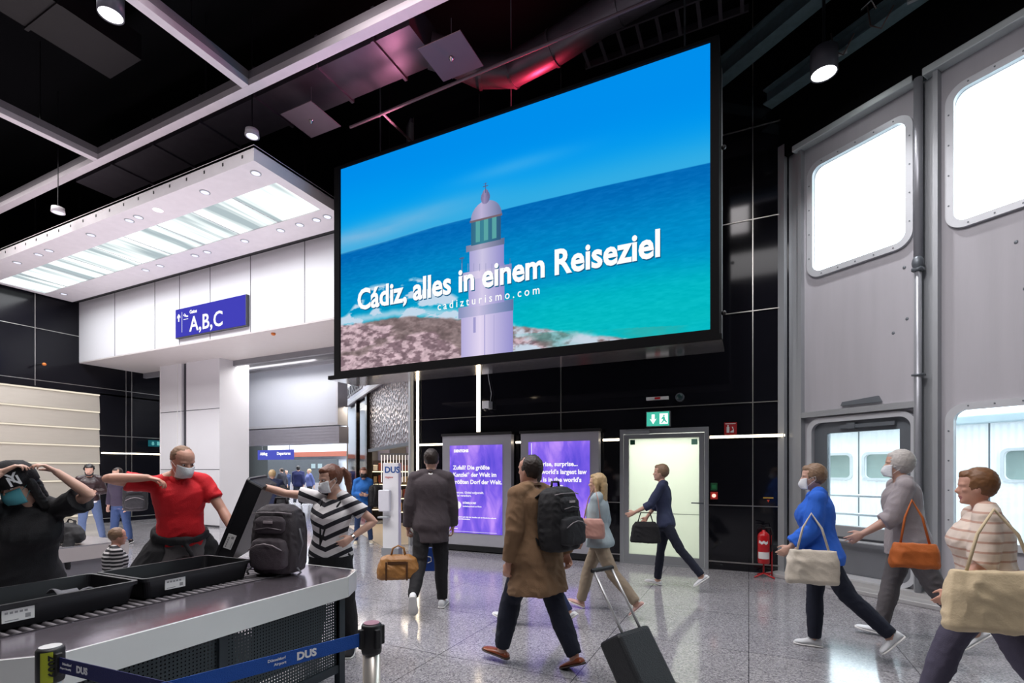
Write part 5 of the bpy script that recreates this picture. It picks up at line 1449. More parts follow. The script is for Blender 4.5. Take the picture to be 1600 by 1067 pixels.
# perforated side
pm = bpy.data.materials.new('perforated_sheet'); pm.use_nodes = True; nt = pm.node_tree; b_ = nt.nodes['Principled BSDF']
b_.inputs['Base Color'].default_value = (.035, .048, .055, 1); b_.inputs['Roughness'].default_value = .45; b_.inputs['Metallic'].default_value = .3
L = nt.links.new; tc = nt.nodes.new('ShaderNodeTexCoord'); sp = nt.nodes.new('ShaderNodeSeparateXYZ'); L(tc.outputs['Object'], sp.inputs[0])
def mth(op, a, b=None, c=None):
    n = nt.nodes.new('ShaderNodeMath'); n.operation = op
    for i_, v in enumerate((a, b, c)):
        if v is None: continue
        if isinstance(v, (int, float)): n.inputs[i_].default_value = v
        else: L(v, n.inputs[i_])
    return n.outputs[0]
P_ = .020
fy = mth('SUBTRACT', mth('FRACT', mth('DIVIDE', mth('ADD', sp.outputs[1], 10), P_)), .5); fz = mth('SUBTRACT', mth('FRACT', mth('DIVIDE', sp.outputs[2], P_)), .5)
rr2 = mth('ADD', mth('MULTIPLY', fy, fy), mth('MULTIPLY', fz, fz)); hole = mth('LESS_THAN', rr2, .050)
tr = nt.nodes.new('ShaderNodeBsdfTransparent'); mx = nt.nodes.new('ShaderNodeMixShader')
L(hole, mx.inputs[0]); L(b_.outputs[0], mx.inputs[1]); L(tr.outputs[0], mx.inputs[2]); L(mx.outputs[0], nt.nodes['Material Output'].inputs[0])
for y0, y1 in ((1.08, 1.78), (1.83, 2.66)):
    m = MB(); slab(m, -2.642, -2.640, y0, y1, .20, TT - .145); TB(m, 'perforated_panel', pm)
m = MB(); slab(m, -4.05, -4.04, 1.08, 2.66, .20, TT - .145); TB(m, 'perforated_panel', pm)
m = MB()
for y in (1.06, 1.78, 2.66): slab(m, -2.66, -2.62, y, y + .05, .15, TT - .14)
slab(m, -2.66, -2.62, 1.06, 2.71, .15, .20); TB(m, 'panel_frame', MAT['grille'])
for x, y in ((-2.66, 2.66), (-4.05, 2.66), (-2.66, 1.06), (-4.05, 1.06)):
    m = MB(); slab(m, x, x + .05, y, y + .05, 0.02, TT - .14); slab(m, x - .01, x + .06, y - .01, y + .06, 0, .02); TB(m, 'leg', MAT['grille'])
m = MB(); slab(m, -3.9, -2.9, 1.1, 2.6, .28, .31); TB(m, 'lower_shelf', MAT['grille'])
for y0, y1, z0, z1 in ((1.10, 1.28, .2, .6), (1.34, 1.50, .2, .67), (1.56, 1.76, .2, .62), (1.85, 1.93, .2, .67), (2.05, 2.50, .28, .67), (1.93, 2.05, .2, .45)):
    m = MB(); slab(m, -2.72, -2.715, y0, y1, z0, z1); TB(m, 'shade_backing', MAT['ceiling'])  # black sheets added as the shade seen through most holes
m = MB(); slab(m, RX0, RX1, RY0, RY1, TT - .08, TT - .07); slab(m, RX1, RX1 + .008, RY0, RY1, TT - .07, TT + .006); TB(m, 'roller_pan', M('roller_pan', (.05, .045, .05), .4, .5))
rb = MB(); rb.cyl((RX0 - ox + .01, 0, 0), (RX1 - ox - .01, 0, 0), .019, n=14); rme = rb.mesh(True)
k = 0; y = RY0 + .03
RM_ = M('roller_grey', (.075, .068, .075), .42, .4)
while y < RY1 - .02:
    o = link('roller', rme, RM_, t); o.location = (0, y - oy, TT - .016); y += .044
TBL = t

# trays
def tray(name_label, loc, rz, full=True):
    t = empty('security_tray', loc, rz, name_label, 'tray', 'black plastic trays on the roller table')
    m = MB(); w, l, h = .235, .345, .125
    def rr(w, l, z, r=.03):
        pts = []
        for cx_, cy_, a0 in ((w - r, -l + r, -90), (w - r, l - r, 0), (-w + r, l - r, 90), (-w + r, -l + r, 180)):
            for q in range(5): a = R(a0 + q * 22.5); pts.append(Vector((cx_ + r * math.cos(a), cy_ + r * math.sin(a), z)))
        return pts
    m.loft([rr(w - .02, l - .02, 0), rr(w, l, h - .02), rr(w + .012, l + .012, h - .02), rr(w + .012, l + .012, h), rr(w - .008, l - .008, h), rr(w - .028, l - .028, .012)])
    m.build('tub', MAT['tray'], t)
    m = MB(); m.box(w - .007, w + .0005, -.23 if full else .05, -.11 if full else .15, .035, .095)
    o = m.build('sticker', MAT['label'], t)
    o.rotation_euler = (0, 0, 0)
    m = MB()
    for i in range(5): m.box(w + .0006, w + .0012, -.22 + i * .018, -.208 + i * .018, .075, .085)
    m.box(w + .0006, w + .0012, -.145, -.125, .045, .065); m.box(w + .0006, w + .0012, -.22, -.17, .042, .046)
    m.build('sticker_print', M('grey_print', (.3, .3, .3), .6), o)
    return t
tray('black security tray nearest the far end, under the red-shirted man\'s hand', (-3.41, 2.04, TT + .005), R(1))
t2 = tray('middle black security tray on the rollers, holding a phone', (-3.40, 1.31, TT + .005), R(1))
tray('black security tray at the left edge of the photo', (-3.42, .57, TT + .005), R(0))
o = MB().box(-.06, .06, -.09, .09, 0, .012, .004).build('phone', M('phone_glass', (.12, .15, .2), .08), None, loc=(-3.38, 1.22, TT + .06), rot=(R(4), R(-6), R(20))); tag(o, 'glossy phone lying in the middle black tray', 'phone')
o = MB(); o.grid(lambda u, v: Vector((-.10 + .2 * u, -.07 + .14 * v, .03 * math.sin(u * 5) * math.cos(v * 4) + .03)), 12, 10); o = o.build('crumpled_cloth', M('grey_cloth', (.12, .12, .13), .9), None, True, loc=(-3.42, 1.46, TT + .05)); tag(o, 'crumpled grey cloth lying in the middle black tray', 'cloth')
sd = o.modifiers.new('s', 'SOLIDIFY'); sd.thickness = .006

# tilted tray held by the woman
tl = tray('black security tray held up on edge by the woman in stripes', (0, 0, 0), 0)
tl.rotation_mode = 'QUATERNION'

# black rucksack
def rucksack(name, loc, rz, label, sc=1.0, col=(.030, .024, .028), big=True, lean=0):
    t = empty(name, loc, rz, label, 'backpack'); t.scale = (sc, sc, sc); t.rotation_euler = (R(lean), 0, rz)
    bm_ = M('rucksack_cloth_%d' % int(col[0] * 1000), col, .75, 0, .15, 12, .3, 200); pk = M('rucksack_pocket_%d' % int(col[0] * 1000), tuple(c * 1.7 for c in col), .8, 0, .15, 12, .3, 200)
    def rr(w, d, z, yo=0, n=24):
        out = []
        for q in range(n):
            a = 2 * PI * q / n; ca, sa = math.cos(a), math.sin(a); k_ = (abs(ca) ** 4 + abs(sa) ** 4) ** -.25
            out.append(Vector((w * ca * k_, yo + d * sa * k_, z)))
        return out
    m = MB(); m.loft([rr(.12, .08, 0), rr(.165, .115, .02), rr(.178, .125, .12), rr(.175, .12, .28), rr(.168, .112, .38), rr(.145, .095, .46), rr(.09, .06, .50), rr(.03, .03, .505)])
    link('main_bag', crumple(voxel(m, .009, 3), .006, 14), bm_, t)
    m = MB(); m.loft([rr(.10, .04, .05, -.12), rr(.135, .05, .07, -.12), rr(.14, .055, .18, -.12), rr(.12, .045, .25, -.12), rr(.08, .03, .27, -.12)])
    link('front_pocket', crumple(voxel(m, .009, 3), .004, 14), pk, t)
    m = MB(); m.loft([rr(.09, .03, .30, -.10), rr(.115, .035, .32, -.10), rr(.115, .035, .39, -.10), rr(.085, .02, .42, -.095)])
    link('upper_pocket', crumple(voxel(m, .009, 3), .004, 14), pk, t)
    m = MB(); m.tube([(-.125, -.172, .19), (-.06, -.182, .225), (0, -.184, .235), (.06, -.182, .225), (.125, -.172, .19)], .004, 6); m.tube([(-.10, -.138, .33), (0, -.142, .345), (.10, -.138, .33)], .003, 6); m.tube([(-.15, -.09, .44), (-.08, -.115, .45), (.08, -.115, .45), (.15, -.09, .44)], .004, 6); m.build('zip', M('zip_grey', (.25, .22, .23), .4, .3), t, True)
    m = MB(); m.tube([(-.05, .02, .49), (-.04, .02, .545), (.04, .02, .545), (.05, .02, .49)], .010, 8); m.build('grab_loop', bm_, t, True)
    for sx in (-1, 1):
        m = MB(); m.tube([(sx * .07, .10, .46), (sx * .08, .165, .42), (sx * .085, .19, .28), (sx * .10, .16, .12), (sx * .13, .10, .05)], [(.028, .008)] * 5, 8); m.build('shoulder_strap', bm_, t, True)
    m = MB(); m.box(-.035, .035, -.142, -.134, .375, .392); m.build('badge', M('badge_grey', (.4, .35, .36), .5), t)
    if big:
        for sx in (-1, 1):
            m = MB(); m.tube([(sx * .17, -.04, .10), (sx * .20, -.03, .22), (sx * .175, -.03, .33)], .007, 6); m.tube([(sx * .175, -.06, .05), (sx * .21, -.07, .02), (sx * .19, -.08, -.0)], .008, 6); m.build('side_strap', M('webbing_grey', (.10, .10, .11), .7), t, True)
    return t
rk = rucksack('rucksack', (-3.12, 2.58, TT + .01), R(18), 'big black trekking rucksack standing on the end of the roller table', 1.0)

# neighbouring lane table with things on it
t = empty('side_table', (-7.05, 2.80, 0), 0, 'pale topped dark lane table behind the boy in stripes', 'table')
m = MB(); m.prism([(-1.4, -1.2), (.62, -1.2), (.88, -.80), (.88, .35), (-1.4, .35)], 2, .66, .80); m.build('table_top', M('pale_table_edge', (.52, .47, .46), .4, .2), t)
m = MB(); m.prism([(-1.4, -1.2), (.62, -1.2), (.88, -.80), (.88, .35), (-1.4, .35)], 2, .80, .812); m.build('steel_sheet', M('table_sheet_steel', (.5, .48, .5), .25, .7), t)
m = MB(); m.box(-1.35, .58, -1.15, .30, .08, .66); m.build('dark_skirt', M('ribbed_dark_skirt', (.018, .020, .026), .5, 0, .2, 30, .3, 60), t)
m = MB(); m.box(.58, .84, -.75, .30, .08, .66); m.build('grey_side', M('grey_side_panel', (.22, .21, .23), .45, .3), t)
for x, y in ((.5, -1.1), (.76, .2), (-1.3, -1.1), (-1.3, .2)):
    m = MB(); m.box(x, x + .05, y, y + .05, 0, .08); m.build('leg', MAT['grille'], t)
t = empty('folded_scooter', (-7.0, 2.65, .83), R(18), 'folded black scooter with silver wheel lying on the pale side table', 'scooter')
m = MB(); m.tube([(-.38, 0, .03), (.0, 0, .07), (.30, 0, .06)], .022, 10, True); m.tube([(-.38, .02, .10), (.30, .02, .12)], .014, 8, True); m.build('deck_bar', MAT['blackmetal'], t, True)
m = MB(); m.cyl((.32, -.03, .06), (.32, .03, .06), .06, n=24); m.build('wheel', MAT['chrome'], t, True)
m = MB(); m.cyl((.32, -.035, .06), (.32, .035, .06), .035, n=20); m.build('hub', MAT['black'], t)
m = MB(); m.cyl((-.40, -.03, .045), (-.40, .03, .045), .045, n=20); m.build('wheel', MAT['black'], t)
m = MB(); m.loft([[Vector((w * math.cos(a) * (abs(math.cos(a)) + .4) / 1.2, d * math.sin(a), z)) for a in [2 * PI * q / 20 for q in range(20)]] for w, d, z in ((.16, .09, 0), (.21, .12, .04), (.20, .12, .10), (.13, .09, .17), (.05, .04, .20))])
m.tube([(-.08, 0, .16), (-.04, .02, .24), (.06, .03, .22), (.1, 0, .15)], .012, 8)
m.tube([(.15, -.05, .1), (.21, -.1, -.05), (.20, -.1, -.25)], [(.05, .03), (.05, .03), (.03, .02)], 8)
o = link('shoulder_bag', crumple(voxel(m, .010, 3), .006, 14), M('bag_black', (.012, .012, .014), .8), None, (-6.42, 2.72, .83)); tag(o, 'slumped black shoulder bag at the end of the pale side table', 'bag')

# queue posts with belts
def queue_post(x, y, label, tagc, heads):
    t = empty('queue_post', (x, y, 0), 0, label, 'queue post')
    m = MB(); m.cyl((0, 0, .02), (0, 0, .90), .033, n=28); m.build('pole', M('polished_post', (.78, .73, .66), .30, .75, .03), t, True)
    m = MB(); m.lathe([(0, .0), (.17, .0), (.175, .012), (.16, .022), (.04, .035), (.036, .05), (0, .05)], 32); m.build('base', MAT['blackmetal'], t, True)
    m = MB(); m.lathe([(0, .88), (.036, .88), (.038, .89), (.038, .985), (.034, .992), (0, .992)], 28); m.build('head', MAT['black'], t, True)
    m = MB(); m.lathe([(0, .992), (.030, .992), (.030, .996), (0, .997)], 24); m.build('cap_badge', tagc, t)
    for a in heads:
        o = MB().box(-.010, .010, .034, .052, .905, .978, .003).build('belt_socket', MAT['black'], t); o.rotation_euler = (0, 0, a)
    return t
PA = Vector((-1.31, 1.50, 0)); PB = Vector((-2.10, .84, 0))
e1 = onZ(290, 1063, .955); dir1 = (Vector((e1.x, e1.y, 0)) - PA).normalized()
e2 = onZ(215, 1060, .955); dir2 = (Vector((e2.x, e2.y, 0)) - PB).normalized()
def hd(d_): return math.atan2(-d_.x, d_.y)
q1 = queue_post(PA.x, PA.y, 'steel queue post with black head at the right end of the blue belt', M('red_cap_badge', rgb(150, 110, 125), .5), [hd(dir1), hd(dir1) + R(90), hd(dir1) + R(180), hd(dir1) - R(90)])
q2 = queue_post(PB.x, PB.y, 'steel queue post with lime green number tag at the lower left', M('grey_cap_badge', (.5, .5, .5), .4), [hd(dir2), hd(dir2) + R(180)])
# lime tag 2009, wrapped on the head facing the camera side
v = (-PB); av = math.atan2(v.y, v.x) - R(14)
m = MB(); m.grid(lambda u, w: Vector((.0395 * math.cos(av - .42 + .84 * u), .0395 * math.sin(av - .42 + .84 * u), .885 + .10 * w)), 8, 1); lt = m.build('number_tag', MAT['lime'], q2)
o = text('number', '2009', .036, MAT['blackink'], lt, (.0405 * math.cos(av + .12), .0405 * math.sin(av + .12), .975), (R(90), R(90), av + R(90)), ext=.0005, bold=.001)
# chrome wrap below
def belt(A, d_, L_, mat, label, z=.94, words=(), h=.05, sg=1):
    t = empty('barrier_belt', (A.x, A.y, z), math.atan2(d_.y, d_.x), label, 'barrier belt')
    m = MB(); m.box(.05, L_, -.001, .001, -h / 2, h / 2); m.build('webbing', mat, t)
    for (s_, sz, u, v_, bo) in words:
        a = R(0) if sg > 0 else R(180)
        text('lettering', s_, sz, MAT['ink'], t, (u, -.0022 * sg, v_), (R(90), 0, a), ext=.0003, bold=bo)
    return t
# which side of each belt faces the camera
def side(A, d_): return 1 if (Vector((d_.y, -d_.x, 0))).dot(-A) > 0 else -1
s1 = side(PA, dir1); s2 = side(PB, dir2)
DUSw = lambda o_, s_: [('DUS', .036, o_, -.013, .0016)]
b1w = []
for o_ in (.17, .62, 1.07):
    b1w += [('DUS', .036, o_ + .115, -.012, .0016), ('Düsseldorf', .013, o_ + .21, .004, .0002), ('Airport', .013, o_ + .19, -.012, .0002)]
belt(PA, dir1, 1.6, MAT['beltblue'], 'blue airport barrier belt running from the right queue post', words=b1w, sg=s1)
b2w = []
for o_ in (.07, .5):
    b2w += [('Düsseldorf', .011, o_, .004, .0002), ('Airport Security', .009, o_ - .012, -.010, .0002), ('DUS', .030, o_ + .075, -.010, .0014)]
belt(PB, dir2, 1.3, MAT['beltnavy'], 'dark navy airport barrier belt leaving the lime tagged queue post', words=b2w, sg=s2)

# sanitizer totem
t = empty('sanitizer_totem', (-6.02, 7.45, 0), R(12), 'tall white hand sanitizer post with blue lettering left of the posters', 'sanitizer post')
m = MB(); m.box(-.16, .16, -.06, .06, .12, 1.72, .01); m.build('column', MAT['whitegloss'], t)
m = MB(); m.box(-.17, .17, -.08, .08, 0, .14); m.build('base', MAT['alu'], t)
text('lettering', 'DUS', .16, M('dus_blue', rgb(30, 80, 150), .5), t, (-.12, -.062, 1.54), bold=.004)
text('small_lettering', 'Hygiene', .05, M('red_print', rgb(200, 60, 50), .5), t, (-.11, -.062, 1.44))
m = MB(); m.box(-.21, .02, -.14, -.06, .82, 1.22, .02); m.build('dispenser', M('dispenser_grey_white', (.66, .67, .72), .3), t)
m = MB(); m.box(-.20, .0, -.18, -.05, .70, .73, .005); m.build('drip_tray', MAT['alu'], t)

# ================================================================== people
SK = MAT['skin']; SR = MAT['skinred']
cl = lambda n, c, r=.85, **k: M(n, c, r, 0, k.get('na', .12), 10, .25, 160)
jeans = cl('mid_blue_denim', rgb(42, 64, 104)); paleje = cl('faded_denim', rgb(78, 96, 130)); navy = cl('dark_navy_cloth', rgb(18, 24, 42)); blk = cl('black_cloth', (.008, .008, .010)); 
greytr = cl('grey_trouser_cloth', rgb(92, 88, 90)); khaki = cl('khaki_cloth', rgb(150, 135, 115)); white = MAT['label']
HB = M('dark_brown_hair', (.022, .012, .008), .55, 0, .3, 40); HBL = M('blond_hair', (.46, .32, .16), .5, 0, .25, 40); HR = M('auburn_hair', (.13, .045, .022), .45, 0, .3, 40)
HG = M('grey_white_hair', (.50, .47, .44), .6, 0, .2, 40); HK = M('black_hair', (.008, .007, .007), .5); HLB = M('light_brown_hair', (.24, .15, .09), .55, 0, .25, 40); HSB = M('sandy_cropped_hair', (.26, .16, .10), .7, 0, .25, 50)

# --- man in red polo (facing +X-ish, right elbow raised)
redm = M('red_polo_cotton', rgb(204, 16, 30), .8, 0, .08, 10, .3, 140)
def red_extra(root, b):
    # jacket knotted round the waist: belt roll, two hanging panels
    m = MB(); c, mm = b.frame(.06); g = b.girth
    pts = []
    for q in range(25):
        a = 2 * PI * q / 24; pts.append(b.off + c + mm @ V(.172 * g * math.cos(a), (.125 if math.sin(a) < 0 else .142) * g * math.sin(a), .0 - .045 * math.sin(a)))
    m.tube(pts, [(.020, .036)] * 25, 10)
    for sx, x0, dx in ((1, .12, .20), (-1, -.13, -.10)):
        P0 = b.off + c + V(x0, -.02, .02)
        m.tube([P0, P0 + V(dx * .35, .05, -.14), P0 + V(dx * .7, .05, -.30), P0 + V(dx * 1.1, .03, -.50)], [(.05, .03), (.11, .04), (.14, .04), (.07, .03)], 12)
    m.tube([b.off + c + V(-.05, .155, -.045), b.off + c + V(0, .17, -.05), b.off + c + V(.05, .155, -.045)], [.026, .036, .026], 10, True)
    m.tube([b.off + c + V(.0, .16, -.06), b.off + c + V(-.05, .165, -.16), b.off + c + V(-.08, .15, -.26)], [(.03, .02), (.05, .02), (.03, .02)], 10)
    link('tied_jacket', crumple(voxel(m, .010, 3), .010, 9), blk, root)
    m = MB(); c2, m2 = b.frame(.50)
    m.box(-.012, .012, .115, .125, -.14, -.0)
    W = b.arms['l'][2] + b.off; d_ = b.arms['l'][3]
    m2_ = MB(); m2_.tube([W - d_ * .03, W - d_ * .015], .031, 16); m2_.build('wristband', M('wristband', (.35, .25, .25), .6), root)
man = person('man in red polo and white face mask, elbow raised, behind the roller table', (-4.53, 2.72, 0), 247, 1.84,
    Body('m', lean=12, side=4, twist=0, yaw=24, pitch=-26, roll=4, girth=1.10,
         arms=dict(r=dict(u=(.92, .05, .16), f=(-.86, .30, .02), h=(-.8, .2, -.2), n=(0, 0, -1), c=35), l=dict(t=(-.34, .34, .97), p=(-.55, -1, .1), h=(-.05, .5, -.8), n=(0, -.7, -.5), c=30)),
         legs=dict(r=(6, 6, 4, 0), l=(-2, 2, 4, 0))),
    dict(skin=SR, hair=dict(style='crop', mat=HSB), bottom=dict(mat=greytr, loose=.02), shoes=dict(mat=blk),
         tops=[dict(mat=redm, t0=-.05, t1=.525, inf=.008, sleeve=.62, sw=.014, name='polo_shirt', collar=True, fold=.008, bulge=.03)], mask=MAT['mask']), extra=red_extra)

# --- woman in striped tee holding tray
st = stripes('black_white_chevron_knit', (.70, .68, .68), (.012, .012, .018), 2, .098, .42, .02, .85, tilt=(0, -.45))
def woman_extra(root, b):
    m = MB(); c, mm = b.frame(.50)
    pts = [b.off + c + mm @ V(x, y, z) for x, y, z in ((-.09, -.03, .03), (-.085, .08, -.03), (-.02, .145, -.22), (.02, .135, -.40))]
    pts2 = [b.off + c + mm @ V(x, y, z) for x, y, z in ((.08, -.03, .03), (.07, .09, -.04), (.03, .145, -.20), (.02, .135, -.40))]
    m.tube(pts, .008, 8); m.tube(pts2, .008, 8); m.build('neck_strap', blk, root, True)
    W = b.arms['l'][2] + b.off; d_ = b.arms['l'][3]
    m = MB(); m.tube([W - d_ * .02, W], .029, 16); m.build('wristwatch', MAT['chrome'], root)
RWT = Vector((-3.72, 2.72, 1.46))
wl, wh = Vector((-3.22, 3.18, 0)), 205
rz = Matrix.Rotation(-R(wh), 3, 'Z')
scw = 1.66 / 1.755
tgt = rz @ (Vector((-3.86, 2.74, 1.50)) - wl) / scw
woman = person('woman in black and white striped top and white mask, arm stretched over the tray', wl, wh, 1.66,
    Body('f', lean=8, side=-8, twist=-6, yaw=-38, pitch=-14, girth=1.12,
         arms=dict(r=dict(t=tuple(tgt), p=(.3, -.2, -.9), h=(.5, .5, -.3), n=(0, .2, -1), c=40), l=dict(u=(-.80, -.35, -.72), f=(.70, .50, -.55), h=(.65, .55, -.5), n=(.5, -.6, 0), c=25)),
         legs=dict(r=(4, 4, 4, 0), l=(-4, 2, 5, 0))),
    dict(hair=dict(style='pony', mat=HR, th=.99), bottom=dict(mat=blk, loose=.03, name='trousers'), shoes=dict(mat=blk),
         tops=[dict(mat=st, t0=-.02, t1=.50, inf=.014, sleeve=.55, sw=.020, name='striped_shirt', fold=.006, bulge=.01)], mask=MAT['mask']), extra=woman_extra)
W = woman.matrix_world
# tray on edge: bottom corner on the table, top under her hand
p0, p1 = Vector((-3.83, 2.74, TT + .012)), Vector((-3.62, 2.86, 1.43))
ax = (p1 - p0).normalized(); fw = Vector((.62, -.72, .15)); fw = (fw - ax * fw.dot(ax)).normalized(); sdv = ax.cross(fw)
mt_ = Matrix((fw, ax, -sdv if False else fw.cross(ax))).transposed()
tl.rotation_quaternion = mt_.to_quaternion(); tl.location = p0 + ax * .345 - fw * .10
# dark jacket draped over the raised tray
m = MB(); P0 = p1 + Vector((-.10, .10, .03))
m.tube([P0 + Vector((-.20, 0, -.03)), P0, P0 + Vector((.12, .06, -.02))], [.045, .06, .045], 12, True)
link('t', voxel(m, .02, 0)) if False else m.bm.free()

# --- woman/girl with cap at far left
def cap_extra(root, b):
    H = lambda x, y, z: b.off + b.H(x, y, z)
    c, hm = b.headframe()
    m = MB()
    rings = []
    for z, r in ((.10, 1.0), (.15, 1.02), (.20, .95), (.238, .72), (.258, .36), (.262, .05)):
        rings.append([H(.101 * r * math.cos(a), -.014 + .122 * r * math.sin(a), z + (.012 if math.sin(a) > 0 else 0)) for a in [2 * PI * q / 28 for q in range(28)]])
    m.loft(rings)
    cp = m.build('cap', blk, root, True)
    for ch, dx in (('N', .0), ('Y', .022)):
        o = text('emblem', ch, .085, MAT['ink'], cp, (0, 0, 0), ext=.001, bold=.002, align='CENTER')
        ea = R(48)
        mw = Matrix.Translation(H(-.107 * math.sin(ea), -.014 + .128 * math.cos(ea), .125 + dx)) @ hm.to_4x4() @ Matrix.Rotation(ea + R(180), 4, 'Z') @ Matrix.Rotation(R(84), 4, 'X')
        o.matrix_local = mw
wl2, wh2, sc2 = Vector((-4.26, 1.585, 0)), 250, 1.66 / 1.755
rz2 = Matrix.Rotation(-R(wh2), 3, 'Z')
person('person in black with black cap and turquoise mask at the left edge, hands on head', wl2, wh2, 1.66,
    Body('f', lean=17, yaw=-44, pitch=-24, roll=8, girth=1.10,
         arms=dict(r=dict(t=(.12, .28, 1.66), p=(1, .6, -.5), h=(-.8, .0, .5), n=(0, 0, -1), c=35), l=dict(t=(-.14, .26, 1.66), p=(-1, .5, -.7), h=(.75, .0, .55), n=(.2, 0, -1), c=35)),
         legs=dict(r=(4, 4, 4, 0), l=(-2, 2, 4, 0))),
    dict(hair=dict(style='long', mat=HK), bottom=dict(mat=cl('plum_black_cloth', (.022, .012, .022)), loose=.03), shoes=dict(mat=blk),
         tops=[dict(mat=blk, t0=-.06, inf=.024, sleeve=.72, sw=.035, name='t_shirt', fold=.010, bulge=.01)], mask=M('turquoise_mask', rgb(70, 140, 150), .8)), extra=cap_extra)

# --- boy
person('small boy in black and white striped shirt between side table and red-shirted man', (-4.98, 2.42, 0), -22, 1.10,
    Body('m', lean=4, pitch=-4, girth=1.12),
    dict(skin=SR, hair=dict(style='crop', mat=HLB, th=1.06), bottom=dict(mat=navy, loose=.02), shoes=dict(mat=blk),
         tops=[dict(mat=stripes('boy_stripe_knit', (.012, .012, .016), (.62, .60, .60), 2, .050, .45, 0.01), t0=-.02, inf=.018, sleeve=1.8, sw=.014, name='striped_shirt')]), vox=.0085)

# --- man in grey jacket, from behind
def suit_extra(root, b):
    m = MB(); c, mm = b.frame(.515)
    m.tube([b.off + c + mm @ V(x, y, z) for x, y, z in ((-.05, .04, .02), (-.06, -.03, .045), (0, -.07, .055), (.06, -.03, .045), (.05, .04, .02))], [(.006, .02)] * 5, 8); m.build('jacket_collar', cl('charcoal_wool', rgb(72, 64, 68)), root, True)
suit = person('man seen from behind in charcoal jacket and black trousers carrying a brown bag', (-3.30, 4.78, 0), 28, 1.86,
    walk(ph=1, lean=3, girth=1.08, stride=10, legs=dict(r=(4, 3, 2, 0), l=(-14, 34, 3, -8)), arms=dict(l=dict(u=(-.18, -.12, -1), f=(-.10, .12, -1), n=(1, 0, 0), c=75, h=(-.05, .05, -1)), r=dict(u=(.16, .10, -1), f=(.02, .30, -1), c=40)), yaw=4),
    dict(hair=dict(style='crop', mat=HB, th=1.04), bottom=dict(mat=blk, loose=.016), shoes=dict(mat=MAT['mask'], sole=white),
         tops=[dict(mat=white, t0=.3, t1=.55, inf=.006, sleeve=0, name='shirt'), dict(mat=cl('charcoal_wool', rgb(72, 64, 68)), t0=-.20, inf=.024, flare=.04, sleeve=1.93, sw=.022, name='jacket', fold=.006)], eyes=False), vox=.0075, extra=suit_extra)
# his brown weekend bag and blue carrier
bpy.context.view_layer.update()
def handpos(root, body_arms): pass
bgm = M('tan_brown_leather', rgb(150, 104, 52), .5, 0, .2, 10, .3, 60)
t = empty('holdall', (-3.50, 4.44, .39), R(30), 'brown leather holdall carried by the man in the charcoal jacket', 'bag')
m = MB()
def sec(w, d, z, n=24):
    return [Vector((w * math.cos(a) * (abs(math.cos(a)) ** 4 + abs(math.sin(a)) ** 4) ** -.25, d * math.sin(a) * (abs(math.cos(a)) ** 4 + abs(math.sin(a)) ** 4) ** -.25, z)) for a in [2 * PI * q / n for q in range(n)]]
m.loft([sec(.22, .10, 0), sec(.235, .12, .02), sec(.23, .115, .12), sec(.19, .08, .22), sec(.13, .03, .26)])
link('bag_body', crumple(voxel(m, .010, 3), .010, 10), bgm, t)
m = MB()
for yy in (-.03, .03): m.tube([(-.08, yy, .23), (-.06, yy * .5, .33), (0, 0, .36), (.06, yy * .5, .33), (.08, yy, .23)], .009, 8)
m.build('handle', bgm, t, True)
m = MB(); m.box(-.10, .10, -.105, -.095, .17, .20); m.box(-.12, -.10, -.128, -.118, .0, .20); m.box(.10, .12, -.128, -.118, .0, .20); m.build('strap_trim', M('dark_brown_leather', rgb(82, 52, 24), .5), t)
t = empty('carrier_bag', (-3.52, 5.05, .36), R(28), 'small blue carrier bag hanging beside the charcoal-jacketed man\'s leg', 'bag')
m = MB(); m.prism([(-.10, 0), (.10, 0), (.11, .28), (-.11, .28)], 1, -.03, .03); m.build('bag_body', M('carrier_blue', rgb(18, 70, 160), .4), t)
m = MB(); m.tube([(-.06, 0, .28), (-.04, 0, .42), (.04, 0, .42), (.06, 0, .28)], .005, 6); m.build('handle', M('carrier_blue', rgb(18, 70, 160), .4), t)
m = MB(); m.tube([(-.02, -.032, .18), (.03, -.032, .17), (.035, -.032, .12), (-.01, -.032, .10)], .006, 6); m.build('swirl_mark', white, t)

# --- man in camel coat with rucksack
camel = cl('camel_wool', rgb(126, 98, 72), .95)
brown_loc = (-1.55, 3.72, 0)
brown = person('man in camel coat with black rucksack striding left past the posters', brown_loc, 72, 1.74,
    walk(ph=-1, lean=7, girth=1.07, legs=dict(l=(25, 14, 3, -4), r=(-16, 10, 2, 2)), arms=dict(l=dict(u=(-.22, -.1, -1), f=(-.06, .22, -1), c=40), r=dict(u=(.30, -.32, -1), f=(.10, -.25, -1), c=60)), yaw=6),
    dict(skin=SR, hair=dict(style='std', mat=HB), bottom=dict(mat=navy, loose=.026), shoes=dict(mat=M('cognac_leather', rgb(130, 62, 32), .35), sole=M('brown_sole', (.05, .03, .02), .6), kind='low'),
         tops=[dict(mat=camel, t0=-.30, inf=.026, flare=.17, sleeve=1.95, sw=.022, name='coat', fold=.010, collar=True, cmat=cl('dark_scarf_wool', rgb(96, 72, 52)))], eyes=False), vox=.0075)
a_ = R(72); bk = Vector((math.sin(a_), -math.cos(a_), 0)); rt = Vector((math.cos(a_), math.sin(a_), 0))
r2 = rucksack('rucksack', Vector(brown_loc) + bk * .25 + rt * .0 + Vector((0, 0, .96)), a_, 'black rucksack worn on the back of the man in the camel coat', .98, (.008, .008, .010), False, -4)
